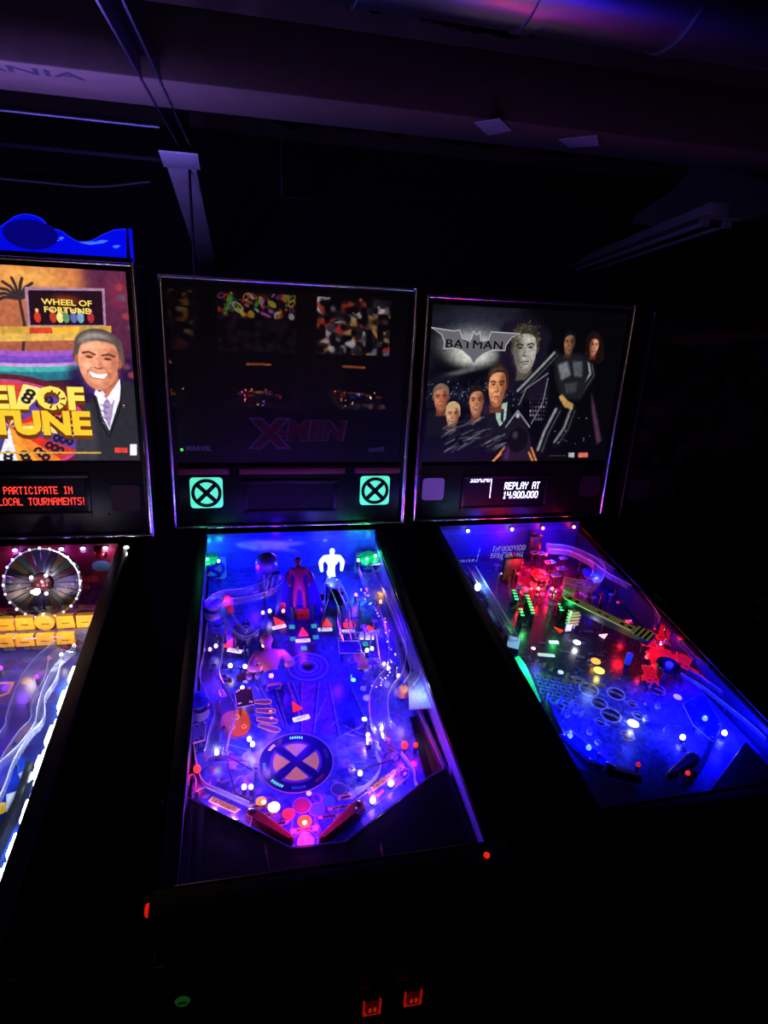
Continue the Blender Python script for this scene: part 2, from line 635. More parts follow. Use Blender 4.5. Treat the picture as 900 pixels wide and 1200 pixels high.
# conduits, wire, duct
tag(ob('conduit_pipe', MB().tube([(-3.2, 1.87, 2.31), (-0.41, 1.93, 2.31)], 0.0075, 10), GALV), 'thin metal conduit under the ceiling, the one nearer the boxed beam', 'pipe')
tag(ob('conduit_pipe', MB().tube([(-3.6, 2.72, 2.31), (-0.43, 2.79, 2.31)], 0.014, 10), GALV), 'bright metal conduit under the ceiling, second from the boxed beam', 'pipe')
w = smooth_path([((-1.7269, 2.2606)[0], 3.9, (-1.7269, 2.2606)[1]), ((-1.3582, 2.2591)[0], 3.9, (-1.3582, 2.2591)[1]), ((-1.0223, 2.2584)[0], 3.9, (-1.0223, 2.2584)[1]), ((-0.6896, 2.3136)[0], 3.9, (-0.6896, 2.3136)[1])], 8)
tag(ob('loose_wire', MB().tube(w, 0.006, 6), mat('grey_wire', (150, 145, 160), 0.5)), 'sagging grey wire far back under the ceiling', 'wire')
duct = tag(ob('round_duct', MB().tube([(-0.12, 0.52, 2.415), (0.1, 0.52, 2.415), (0.4, 0.52, 2.415), (0.97, 0.52, 2.415)], 0.125, 32), GALV), 'shiny round metal duct at the top edge above the machines', 'duct')
for x in (0.06, 0.345, 0.62):
    ob('duct_seam', MB().tube([(x - 0.012, 0.52, 2.415), (x + 0.012, 0.52, 2.415)], 0.1285, 32), GALV, duct)
p, q = (0.0583, 2.1943), (1.0794, 2.2250)
hr = tag(ob('hanging_rail', MB().tube([(p[0], 2.772, p[1]), (q[0], 2.772, q[1])], 0.006, 6), DARK_STEEL), 'thin straight dark rail running sideways behind the boxed beam', 'rail')
for x, z in (p, q):
    ob('hanger_wire', MB().tube([(x, 2.772, z), (x, 2.772, 2.658)], 0.0015, 6), DARK_STEEL, hr)

# crinkled black plastic between the joists
def sheeting(x0, x1, y0, y1, z, seed, label):
    g = np.random.default_rng(seed)
    nx, ny = 60, 24
    X, Y = np.meshgrid(np.linspace(x0, x1, nx), np.linspace(y0, y1, ny))
    Z = np.zeros_like(X)
    for _ in range(26):
        a_, f_, p_ = g.uniform(0, math.pi), g.uniform(3, 16), g.uniform(0, 6)
        Z += np.abs(np.sin((X * math.cos(a_) + Y * math.sin(a_)) * f_ + p_)) * g.uniform(0.2, 1.0) / f_ * 0.12
    Z -= 0.09 * np.sin((Y - y0) / (y1 - y0) * math.pi) + 0.02 * g.random(X.shape)
    i = np.arange(nx * ny).reshape(ny, nx)
    q = np.stack([i[:-1, :-1], i[:-1, 1:], i[1:, 1:], i[1:, :-1]], -1).reshape(-1, 4)
    mb = MB()
    mb.add(np.stack([X, Y, z + Z], -1).reshape(-1, 3).tolist(), [tuple(map(int, f)) for f in q])
    o = ob('plastic_sheeting', mb, SHEETING, None, None, 20)
    md = o.modifiers.new('thick', 'SOLIDIFY')
    md.thickness = 0.002
    return tag(o, label, 'sheeting')

sheeting(-0.3, 1.6, 1.62, 2.04, 2.66, 1, 'crinkled black plastic sheeting stapled just behind the boxed beam')
sheeting(-0.3, 1.9, 2.11, 2.74, 2.62, 2, 'crinkled black plastic sheeting behind the first ceiling joist')
sheeting(-0.25, 2.4, 2.81, 3.44, 2.56, 3, 'crinkled black plastic sheeting behind the second ceiling joist')

# paper scraps on the beam underside, slanting boxed fitting far right
for q, label in (([(0.5153, 1.2680), (0.5596, 1.1845), (0.6464, 1.3080), (0.6113, 1.4124)], 'pale paper scrap stapled under the boxed beam, lower corner torn'), ([(0.8228, 1.3592), (0.8893, 1.2467), (0.9701, 1.3777), (0.9077, 1.4504)], 'pale paper scrap stapled under the boxed beam near its dark end')):
    tag(ob('paper_scrap', MB().prism(q, 2.2975, 2.2995), mat('grey_paper', (120, 116, 126), 0.8)), label, 'paper')
a = Vector(((1.9426, 2.0085)[0], (1.9426, 2.0085)[1], 2.2))
b = Vector(((2.4059, 2.0014)[0], 4.0, (2.4059, 2.0014)[1]))
d = (b - a)
ln = d.length
d.normalize()
sx = d.cross(Vector((0, 0, 1))).normalized()
nz = sx.cross(d).normalized()
mt = Matrix(((sx.x, d.x, nz.x, a.x), (sx.y, d.y, nz.y, a.y), (sx.z, d.z, nz.z, a.z), (0, 0, 0, 1)))
fix = bpy.data.objects.new('shop_light', None)
COL.objects.link(fix)
fix.matrix_world = mt
tag(fix, 'long unlit pale strip light slanting under the dark ceiling', 'light fixture')
SHADE = mat('dusty_enamel', (116, 110, 112), 0.5, vary=0.3, scale=12)
ob('housing', MB().box(-0.045, 0.045, 0, ln, 0, 0.06, 0.006), SHADE, fix)
ob('reflector', MB().prism([(-0.1, 0), (-0.1, ln), (0.1, ln), (0.1, 0)], -0.012, 0.0), SHADE, fix)
for s in (-0.05, 0.05):
    ob('light_tube', MB().tube([(s, 0.03, -0.028), (s, ln - 0.03, -0.028)], 0.013, 10), mat('unlit_tube', (130, 130, 136), 0.3), fix)
    ob('end_cap', MB().box(s - 0.016, s + 0.016, 0.0, 0.03, -0.045, -0.012), SHADE, fix)
q = [(2.2628, 2.2506), (2.5009, 2.4611), (2.6637, 2.6440), (2.8932, 2.5979), (3.1653, 2.5433), (3.2203, 2.3788), (2.9212, 2.2969)]
drape = ob('hanging_cloth', MB().plate(smooth_path(q, 3, True), 3.2, 3.215), mat('dusty_cloth', (96, 90, 96), 0.9, bump=0.6, scale=5))
tag(drape, 'dusty cloth hanging above the slanting strip light', 'cloth')


# ------------------------------------------------------------------ a pinball machine
class Machine:
    def __init__(s, label, loc, yaw, dz, group='pinball machines in the row'):
        s.root = bpy.data.objects.new('pinball_machine', None)
        COL.objects.link(s.root)
        s.root.location = (loc[0], loc[1], 0)
        s.root.rotation_euler = (0, 0, yaw)
        tag(s.root, label, 'pinball machine', group)
        s.dz = dz
        s.B = Matrix.Translation((0, 0, dz))
        s.PF = s.B @ Matrix.Translation((0, 0, ZF - DEPTH)) @ Matrix.Rotation(PSLOPE, 4, 'X')
        s.HD = s.B @ Matrix.Translation((0, YH, ZB)) @ Matrix.Rotation(-LEAN, 4, 'X')
        s.GL = s.B @ Matrix.Translation((0, 0, ZF)) @ Matrix.Rotation(SLOPE, 4, 'X')

    def part(s, name, mb, material, frame='B', at=None, rz=0.0, sub=None, smooth=35, kind=None, rx=0.0):
        """a part of the machine, or a sub-part when sub is given (then in the space of that part)"""
        if sub is not None:
            m = Matrix.Identity(4)
            parent = sub
        else:
            m = {'B': s.B, 'PF': s.PF, 'HD': s.HD, 'GL': s.GL}[frame]
            parent = s.root
        if at is not None:
            m = m @ Matrix.Translation(at)
        if rz:
            m = m @ Matrix.Rotation(rz, 4, 'Z')
        if rx:
            m = m @ Matrix.Rotation(rx, 4, 'X')
        return ob(name, mb, material, parent, m, smooth, kind)

    def lamp(s, u, v, h, col, watts, r=0.006, frame='PF'):
        l = bpy.data.lights.new('lamp_or_fill_light', 'POINT')
        l.energy = watts
        l.color = lin(col)
        l.shadow_soft_size = r
        o = bpy.data.objects.new('lamp_or_fill_light', l)
        COL.objects.link(o)
        o.parent = s.root
        o.matrix_local = {'B': s.B, 'PF': s.PF, 'HD': s.HD}[frame] @ Matrix.Translation((u, v, h))
        return o

    def text(s, body, size, x, z, material, frame='HD', y=-0.001, rot=0.0, sub=None, **k):
        me = text_mesh(body, size, **k)
        if frame == 'HD':
            m = Matrix.Translation((x, y, z)) @ Matrix.Rotation(math.pi / 2, 4, 'X') @ Matrix.Rotation(rot, 4, 'Z')
        else:
            m = Matrix.Translation((x, z, y)) @ Matrix.Rotation(rot, 4, 'Z')
        if sub is None:
            m = {'HD': s.HD, 'PF': s.PF, 'B': s.B}[frame] @ m
        return ob('lettering', me, material, sub or s.root, m)


_shared = {}


def build_cabinet(m, side_mat=BLACK, blade=None, trim=CHROME, door=True, buttons=(235, 30, 20), start=(60, 200, 60), slots=False, detail=True):
    W = 0.2845
    t = 0.019
    zb = 0.56
    top = lambda y: ZF - 0.012 + y * math.tan(SLOPE)
    prof = [(0.02, zb), (1.31, zb), (1.31, top(YH) - 0.01), (YH, top(YH) - 0.01), (0.02, top(0.02))]
    for sx in (-1, 1):
        n = len(prof)
        vs = [(sx * W, y, z) for y, z in prof] + [(sx * (W - t), y, z) for y, z in prof]
        fs = [tuple(range(n)), tuple(range(n, 2 * n))[::-1]] + [(i, (i + 1) % n, (i + 1) % n + n, i + n) for i in range(n)]
        side = m.part('side_panel', MB().add(vs, fs), side_mat)
        # rail: steel cap along the top edge
        rail = m.part('side_rail', MB().box(sx * W - 0.004 if sx > 0 else -W - 0.004, sx * W + 0.004 if sx > 0 else -W + 0.004, -0.005, 1.13, -0.03, 0.002, 0.0015)
                      .box(min(sx * (W + 0.004), sx * (W - 0.026)), max(sx * (W + 0.004), sx * (W - 0.026)), -0.005, 1.13, 0.0, 0.004, 0.0015), DARK_STEEL, 'GL')
        if blade:
            bp = [(0.05, 0.70), (1.2, 0.76), (1.2, top(YH) - 0.016), (YH, top(YH) - 0.016), (0.05, top(0.05) - 0.004)]
            x = sx * (W - t - 0.002)
            x2 = sx * (W - t)
            vs = [(x, y, z) for y, z in bp] + [(x2, y, z) for y, z in bp]
            m.part('side_blade', MB().add(vs, fs), blade)
        if detail:
            fb = m.part('flipper_button', MB().lathe([(0.0105, 0), (0.0105, 0.018), (0.009, 0.022), (0.003, 0.0235)], 16), glow(buttons, .9) if buttons else BLACK_PLASTIC)
            fb.matrix_local = m.B @ Matrix.Translation((sx * (W + 0.004), 0.055, ZF - 0.042)) @ Matrix.Rotation(sx * math.pi / 2, 4, 'Y')
            m.part('bezel_ring', MB().lathe([(0.019, 0), (0.019, 0.004), (0.0145, 0.005)], 16), BLACK_PLASTIC, sub=fb)
    m.part('front_panel', MB().box(-W + t, W - t, 0.02, 0.039, zb, ZF - 0.03), side_mat)
    m.part('back_panel', MB().box(-W + t, W - t, 1.291, 1.31, zb, top(YH) - 0.01), side_mat)
    m.part('cabinet_bottom', MB().box(-W + t, W - t, 0.039, 1.291, zb, zb + 0.015), side_mat)
    lb = m.part('lockdown_bar', MB().box(-0.298, 0.298, -0.022, 0.048, -0.035, 0.007, 0.006), mat('black_powder_coat', (10, 10, 12), 0.5, spec=.2), 'GL')
    m.part('bar_edge', MB().box(-0.262, 0.262, 0.047, 0.0495, 0.0, 0.008, 0.0008), STEEL, sub=lb)
    # legs
    for sx in (-1, 1):
        for y in (0.02, 1.31):
            sy = -1 if y < 0.5 else 1
            leg = m.part('leg', MB().box(min(sx * 0.30, sx * 0.245), max(sx * 0.30, sx * 0.245), y + sy * 0.004 - 0.002, y + sy * 0.004 + 0.002, 0.035 - m.dz, 0.84, 0.001)
                         .box(min(sx * 0.302, sx * 0.298), max(sx * 0.302, sx * 0.298), min(y, y - sy * 0.055), max(y, y - sy * 0.055), 0.035 - m.dz, 0.84, 0.001), DARK_STEEL)
            m.part('leg_foot', MB().lathe([(0.02, 0), (0.022, 0.006), (0.008, 0.012), (0.008, 0.04)], 12), STEEL, sub=leg, at=(sx * 0.285, y - sy * 0.012, -m.dz))
    if door:
        d = m.part('coin_door', MB().box(-0.155, 0.155, 0.008, 0.02, 0.575, 0.815, 0.004), BLACK_PLASTIC)
        m.part('door_frame', MB().box(-0.168, 0.168, 0.012, 0.02, 0.565, 0.577, 0.002).box(-0.168, 0.168, 0.012, 0.02, 0.813, 0.825, 0.002).box(-0.168, -0.155, 0.012, 0.02, 0.577, 0.813, 0.002).box(0.155, 0.168, 0.012, 0.02, 0.577, 0.813, 0.002), DARK_STEEL, sub=d)
        for x, z in [(0.0622, 0.6612), (0.1381, 0.6653)]:
            cs = m.part('coin_slot', MB().box(x - 0.028, x + 0.028, 0.003, 0.009, z - 0.028, z + 0.032, 0.002), BLACK_PLASTIC)
            if slots:
                m.part('lit_frame', MB().box(x - 0.0165, x + 0.0165, -0.002, 0.004, z - 0.018, z - 0.0145).box(x - 0.0165, x - 0.0135, -0.002, 0.004, z - 0.0145, z + 0.018).box(x + 0.0135, x + 0.0165, -0.002, 0.004, z - 0.0145, z + 0.018), glow((190, 26, 12), 0.42), sub=cs)
                m.part('coin_button', MB().box(x - 0.011, x + 0.011, -0.004, 0.003, z - 0.012, z + 0.015, 0.002), glow((120, 12, 8), 0.10), sub=cs)
                m.part('price_mark', MB().box(x - 0.007, x - 0.002, -0.0052, -0.004, z - 0.004, z + 0.006).box(x + 0.002, x + 0.007, -0.0052, -0.004, z - 0.004, z + 0.006), glow((220, 50, 30), 0.35), sub=cs)
                m.lamp(x, -0.02, z - 0.01, (255, 40, 20), 0.0006, 0.01, 'B')


def start_button(m, x, z, col=(40, 130, 50), k=0.14):
    b = m.part('start_button', MB().lathe([(0.0125, 0), (0.0125, 0.006), (0.010, 0.009)], 18), glow(col, k))
    b.matrix_local = m.B @ Matrix.Translation((x, 0.02, z)) @ Matrix.Rotation(math.pi / 2, 4, 'X')
    m.part('bezel_ring', MB().lathe([(0.021, 0), (0.021, 0.004), (0.0165, 0.0055)], 18), BLACK_PLASTIC, sub=b)
    m.part('button_print', MB().box(-0.007, 0.007, -0.003, -0.001, 0.009, 0.0095).box(-0.007, 0.007, 0.001, 0.003, 0.009, 0.0095), mat('dark_button_ink', (8, 30, 10), 0.5), sub=b)


def build_head(m, art, art_mat, panel_mat=BLACK_PLASTIC, trim=CHROME, display=(-0.135, 0.125, 0.052, 0.136), speakers='dark', red_band=False, glass_gain=1.0, speaker_cols=((30, 20, 20), (30, 20, 20)), art_top=0.69, art_low=0.2):
    D = 0.2
    hd = m.part('backbox', MB().box(-HW + 0.002, -HW + 0.02, 0.0, D, 0, HLEN, 0.002).box(HW - 0.02, HW - 0.002, 0.0, D, 0, HLEN, 0.002)
                .box(-HW + 0.02, HW - 0.02, 0.004, D, HLEN - 0.02, HLEN, 0.002).box(-HW + 0.02, HW - 0.02, 0.004, D, 0, 0.02, 0.002).box(-HW + 0.02, HW - 0.02, D - 0.012, D, 0.02, HLEN - 0.02), BLACK, 'HD')
    def bar(p, q, r=0.0058):
        return MB().tube([p, q], r, 14)
    for sx in (-1, 1):
        x = sx * (HW - 0.002)
        m.part('corner_trim', bar((x, -0.001, -0.004), (x, -0.001, HLEN + 0.003)), trim, sub=hd)
        m.part('corner_flange', MB().box(min(sx * (HW - .012), sx * (HW + .003)), max(sx * (HW - .012), sx * (HW + .003)), 0.002, 0.02, 0, HLEN, .001), BLACK_PLASTIC, sub=hd)
    m.part('top_trim', bar((-HW + 0.004, -0.001, HLEN - 0.002), (HW - 0.004, -0.001, HLEN - 0.002), 0.0045), trim, sub=hd)
    m.part('bottom_trim', bar((-HW + 0.004, -0.004, 0.0), (HW - 0.004, -0.004, 0.0), 0.005), trim, sub=hd)
    tl = m.part('translite', art, art_mat, 'HD', smooth=0)
    m.part('frame_bezel', MB().box(-HW + 0.02, -0.338, 0.001, 0.01, art_low - 0.01, HLEN - 0.02).box(0.338, HW - 0.02, 0.001, 0.01, art_low - 0.01, HLEN - 0.02)
           .box(-0.338, 0.338, 0.001, 0.01, art_top, HLEN - 0.006), BLACK_PLASTIC, sub=hd)
    m.part('backglass_pane', MB().box(-0.342, 0.342, -0.0005, 0.0025, art_low - 0.006, art_top + 0.008), pane('backglass_%d' % int(glass_gain * 100), (252, 252, 252), 1.52, gain=glass_gain), 'HD', smooth=0)
    sp = m.part('speaker_panel', MB().box(-0.342, 0.342, 0.0, 0.02, 0.006, art_low - 0.008, 0.003), panel_mat, 'HD')
    x0, x1, z0, z1 = display
    bz = m.part('display', MB().box(x0 - 0.012, x1 + 0.012, -0.006, 0.001, z0 - 0.012, z0, 0.0015).box(x0 - 0.012, x1 + 0.012, -0.006, 0.001, z1, z1 + 0.012, 0.0015)
                .box(x0 - 0.012, x0, -0.006, 0.001, z0, z1, 0.0015).box(x1, x1 + 0.012, -0.006, 0.001, z0, z1, 0.0015), BLACK_PLASTIC, 'HD')
    m.part('screen', MB().box(x0, x1, -0.0015, 0.0005, z0, z1), mat('dark_screen', (5, 5, 9), 0.35, spec=0.2), sub=bz)
    if red_band:
        for a, b in ((-0.335, -0.19), (-0.16, 0.16), (0.19, 0.335)):
            m.part('red_band', MB().box(a, b, -0.003, 0.001, art_low - 0.035, art_low - 0.016, 0.001), mat('dark_red_band', (120, 26, 40), 0.5), sub=sp)
    for i, sx in enumerate((-1, 1)):
        cx, cz = sx * 0.2565, 0.109
        if speakers == 'emblem':
            sq = rounded([(cx - .047, cz - .047), (cx + .047, cz - .047), (cx + .047, cz + .047), (cx - .047, cz + .047)], 0.012)
            spk = m.part('speaker', MB().plate(sq, -0.004, 0.001), glow((90, 240, 185), 1.0), 'HD')
            ring = MB()
            n = 32
            for r0, r1, y0, y1 in ((0.034, 0.044, -0.0075, -0.004),):
                vs = []
                for k in range(n):
                    a = 2 * math.pi * k / n
                    ca, sa = math.cos(a), math.sin(a)
                    vs += [(cx + r0 * ca, y0, cz + r0 * sa), (cx + r1 * ca, y0, cz + r1 * sa), (cx + r1 * ca, y1, cz + r1 * sa), (cx + r0 * ca, y1, cz + r0 * sa)]
                ring.add(vs, [(4 * k + j, 4 * k + (j + 1) % 4, 4 * ((k + 1) % n) + (j + 1) % 4, 4 * ((k + 1) % n) + j) for k in range(n) for j in range(4)])
            m.part('emblem_ring', ring, BLACK_PLASTIC, sub=spk)
            for s in (-1, 1):
                c, w, l = math.sqrt(.5), 0.0062, 0.036
                pts = [(l, w), (-l, w), (-l, -w), (l, -w)]
                m.part('emblem_bar', MB().plate([(cx + c * (px - s * pz), cz + c * (s * px + pz)) for px, pz in pts], -0.0072 - 0.0003 * s, -0.004), BLACK_PLASTIC, sub=spk)
            m.lamp(cx - 0.02, -0.05, cz - 0.055, (60, 255, 180), 0.012, 0.012, 'HD')
        else:
            cx = sx * 0.29
            w = 0.038
            sq = rounded([(cx - w, cz - w), (cx + w, cz - w), (cx + w, cz + w), (cx - w, cz + w)], 0.014)
            spk = m.part('speaker', MB().plate(sq, -0.004, 0.001), mat('speaker_grille_%d_%d' % (i, sum(speaker_cols[i])), speaker_cols[i], 0.7, bump=0.5, scale=900, vary=0.5), 'HD')
            for q in ((-1, -1), (1, -1), (1, 1), (-1, 1)):
                m.part('screw', MB().ball((cx + q[0] * 0.047, -0.001, cz + q[1] * 0.047), 0.003, 8), DARK_STEEL, sub=spk)
    return hd, tl, sp, bz


def build_glass(m):
    return m.part('playfield_glass', MB().box(-0.264, 0.264, 0.049, 1.118, -0.004, 0.0), GLASS, 'GL', smooth=0)


def build_board(m, canvas, rough=0.25):
    """the playfield board: printed top sheet on a plywood slab"""
    pfm = m.part('playfield', canvas.sheet('playfield', False, 0.0), print_mat('playfield_print', rough=rough), 'PF', smooth=0)
    m.part('plywood', MB().box(-0.2575, 0.2575, 0.05, 1.15, -0.0125, -0.0008), WOOD_DARK, sub=pfm)
    return pfm


# ---- playfield devices, all in playfield space (u across, v up the field, h above the board)
def insert(m, uv, r, col, k, shape='round', rz=0.0, name='light_insert', stretch=1.0, light=0.0):
    key = (shape, round(r, 4), round(stretch, 3))
    if key not in _shared:
        if shape == 'round':
            mb = MB().lathe([(r, 0.0002), (r, 0.0012), (r * 0.8, 0.0019), (r * 0.3, 0.0022)], 20)
        elif shape == 'arrow':
            mb = MB().prism(rounded([(-r * .8, -r), (r * .8, -r), (0.0, r * 1.25)], r * 0.3, 3), 0.0002, 0.002, 0.0005)
        elif shape == 'shield':
            mb = MB().prism(smooth_path([(-r * .8, -r), (r * .8, -r), (r * .75, r * .4), (0, r * 1.2), (-r * .75, r * .4)], 4, True), 0.0002, 0.002, 0.0005)
        else:
            mb = MB().prism(rounded([(-r, -r * stretch), (r, -r * stretch), (r, r * stretch), (-r, r * stretch)], r * 0.15, 2), 0.0002, 0.002, 0.0005)
        _shared[key] = mb.mesh(name)
    me = _shared[key].copy()
    o = m.part(name, me, glow(col, k), 'PF', (uv[0], uv[1], 0), rz)
    if light:
        m.lamp(uv[0], uv[1], 0.02, col, light)
    return o


def bulb(m, uv, h, col, k=5.0, light=0.0, r=0.0045, lightcol=None):
    """small lamp on its socket"""
    key = ('socket', round(h, 3))
    if key not in _shared:
        _shared[key] = MB().lathe([(0.004, 0), (0.004, max(0.002, h - 0.006)), (0.0052, max(0.003, h - 0.005)), (0.0052, max(0.004, h - 0.003))], 10).mesh('lamp_socket')
    s = m.part('lamp_socket', _shared[key].copy(), STEEL, 'PF', (uv[0], uv[1], 0))
    key = ('bulb', round(r, 4))
    if key not in _shared:
        _shared[key] = MB().ball((0, 0, 0), r, 10, 1, 1, 1.25).mesh('bulb')
    m.part('bulb', _shared[key].copy(), glow(col, k), sub=s, at=(0, 0, h))
    if light:
        m.lamp(uv[0], uv[1], h + r * 1.2 + 0.008, lightcol or col, light, 0.006)
    return s


def post(m, uv, h=0.03, r=0.006, col=(215, 210, 220), material=None):
    p = m.part('post', MB().lathe([(r * .8, 0), (r * .8, h * .3), (r * .55, h * .4), (r * .55, h * .7), (r * .9, h * .8), (r * .9, h), (r * .3, h * 1.12)], 12), material or CLEAR, 'PF', (uv[0], uv[1], 0))
    m.part('rubber_ring', MB().lathe([(r * .6, h * .42), (r * 1.15, h * .45), (r * 1.25, h * .55), (r * 1.15, h * .65), (r * .6, h * .68)], 12, cap=False), mat('ring_%d_%d_%d' % col, col, 0.6), sub=p)
    return p


def rubber_band(m, pts, h, r=0.003, col=(215, 210, 215)):
    return m.part('rubber_band', MB().tube([(x, y, h) for x, y in pts], r, 8, True), mat('ring_%d_%d_%d' % col, col, 0.6), 'PF')


def plastic(m, poly, h, col=None, material=None, t=0.003, name='plastic_plate', posts=True, rim=True):
    """screen-printed plastic held above the board on posts"""
    p = m.part(name, MB().prism(poly, h, h + t, 0.0006), material or CLEAR, 'PF')
    if rim:
        m.part('plate_edge', MB().tube([(x, y, h + t * .5) for x, y in poly], 0.0012, 5, True), RIM, sub=p)
    if posts:
        q = offset(poly, 0.007)
        for i in range(0, len(q), max(1, len(q) // 3)):
            m.part('plate_post', MB().lathe([(0.0035, 0), (0.0035, h)], 8, (q[i][0], q[i][1], 0)), STEEL, sub=p)
            m.part('screw_head', MB().lathe([(0.004, 0), (0.004, 0.0015), (0.002, 0.0025)], 8, (q[i][0], q[i][1], h + t)), CHROME, sub=p)
    return p


def ramp(m, pts, w=0.021, wall=0.022, material=None, rim=True, legs=2):
    path = smooth_path(pts, 6)
    o = m.part('ramp', MB().channel(path, w, wall), material or CLEAR, 'PF')
    if rim:
        for s in (-1, 1):
            edge = []
            for i, p in enumerate(path):
                d = Vector(path[min(i + 1, len(path) - 1)]) - Vector(path[max(i - 1, 0)])
                side = Vector((d.y, -d.x, 0)).normalized()
                edge.append(tuple(Vector(p) + side * w * s + Vector((0, 0, wall))))
            m.part('ramp_rim', MB().tube(edge, 0.0013, 6), RIM, sub=o)
    for k in range(legs):
        p = path[int(len(path) * (k + 1) / (legs + 1))]
        if p[2] > 0.02:
            m.part('ramp_post', MB().lathe([(0.004, 0), (0.004, p[2])], 8, (p[0], p[1], 0)), STEEL, sub=o)
    return o


def wireform(m, pts, w=0.017, r=0.0018):
    path = smooth_path(pts, 6)
    root = None
    for s, dz in ((-1, 0), (1, 0), (-1, 0.018), (1, 0.018)):
        e = []
        for i, p in enumerate(path):
            d = Vector(path[min(i + 1, len(path) - 1)]) - Vector(path[max(i - 1, 0)])
            side = Vector((d.y, -d.x, 0)).normalized()
            e.append(tuple(Vector(p) + side * w * s * (0.6 if dz == 0 else 1) + Vector((0, 0, dz))))
        if root is None:
            root = m.part('wire_ramp', MB().tube(e, r, 6), CHROME, 'PF')
        else:
            m.part('wire_rail', MB().tube(e, r, 6), CHROME, sub=root)
    for k in range(0, len(path), 5):
        p = path[k]
        d = Vector(path[min(k + 1, len(path) - 1)]) - Vector(path[max(k - 1, 0)])
        side = Vector((d.y, -d.x, 0)).normalized()
        c = Vector(p)
        hoop = [c + side * w + Vector((0, 0, .018)), c + side * w * .6, c - side * w * .6, c - side * w + Vector((0, 0, .018))]
        m.part('wire_hoop', MB().tube([tuple(q) for q in hoop], r * .9, 6), CHROME, sub=root)
    return root


def flipper(m, pivot, tip, body=(190, 60, 70), rubber=(150, 24, 44), r0=0.013, r1=0.0075):
    d = Vector(tip) - Vector(pivot)
    L_, a = d.length, math.atan2(d.y, d.x)

    def outline(g):
        pts = []
        for k in range(9):
            t = math.pi / 2 + math.pi * k / 8
            pts.append(((r0 + g) * math.cos(t), (r0 + g) * math.sin(t)))
        for k in range(9):
            t = -math.pi / 2 + math.pi * k / 8
            pts.append((L_ + (r1 + g) * math.cos(t), (r1 + g) * math.sin(t)))
        return pts
    f = m.part('flipper', MB().prism(outline(-0.002), 0.004, 0.025, 0.0015), mat('flipper_%d_%d_%d' % body, body, 0.4), 'PF', (pivot[0], pivot[1], 0), a)
    m.part('flipper_rubber', MB().prism(outline(0.001), 0.007, 0.021, 0.002), mat('ring_%d_%d_%d' % rubber, rubber, 0.55), sub=f)
    m.part('pivot_cap', MB().lathe([(0.006, 0.024), (0.006, 0.0265), (0.003, 0.028)], 12), STEEL, sub=f)
    return f


def target(m, uv, rz, col, w=0.012, h=0.03, lit=0.0, mark=None):
    """stand-up target on its bracket"""
    t = m.part('target', MB().box(-w, w, -0.0015, 0.0015, 0.006, h, 0.001), glow(col, lit) if lit else mat('target_%d_%d_%d' % col, col, 0.4), 'PF', (uv[0], uv[1], 0), rz)
    m.part('target_bracket', MB().box(-0.004, 0.004, 0.0015, 0.003, 0, h * .8), STEEL, sub=t)
    if mark:
        m.part('target_mark', MB().box(-w * .5, w * .5, -0.0021, -0.0014, h * .45, h * .75), mat('target_%d_%d_%d' % mark, mark, 0.4), sub=t)
    return t


def bumper(m, uv, capcol, ringcol=(200, 200, 210), r=0.03, lit=0.0):
    b = m.part('pop_bumper', MB().lathe([(r * .9, 0), (r * .95, 0.006), (r * .62, 0.012), (r * .62, 0.04)], 20), mat('bumper_body', (200, 196, 210), 0.4), 'PF', (uv[0], uv[1], 0))
    m.part('bumper_ring', MB().lathe([(r * .66, 0.022), (r * 1.0, 0.026), (r * 1.0, 0.029), (r * .66, 0.031)], 20, cap=False), STEEL, sub=b)
    m.part('bumper_cap', MB().lathe([(r * 1.05, 0.043), (r * 1.05, 0.047), (r * .8, 0.053), (r * .2, 0.056)], 20), glow(capcol, lit) if lit else mat('cap_%d_%d_%d' % capcol, capcol, 0.25), sub=b)
    return b


def guide(m, pts, h=0.025, t=0.0012, material=None, name='lane_guide'):
    """bent metal or wood lane wall standing on the board"""
    mb = MB()
    P = [Vector((x, y, 0)) for x, y in pts]
    vs, n = [], len(P)
    for i in range(n):
        d = P[min(i + 1, n - 1)] - P[max(i - 1, 0)]
        s = Vector((d.y, -d.x, 0)).normalized() * t
        for q, z in ((s, 0), (s, h), (-s, h), (-s, 0)):
            vs.append(P[i] + q + Vector((0, 0, z)))
    fs = [(i * 4 + k, i * 4 + (k + 1) % 4, (i + 1) * 4 + (k + 1) % 4, (i + 1) * 4 + k) for i in range(n - 1) for k in range(4)]
    fs += [(0, 1, 2, 3), tuple(4 * (n - 1) + k for k in (3, 2, 1, 0))]
    return m.part(name, mb.add(vs, fs), material or STEEL, 'PF')


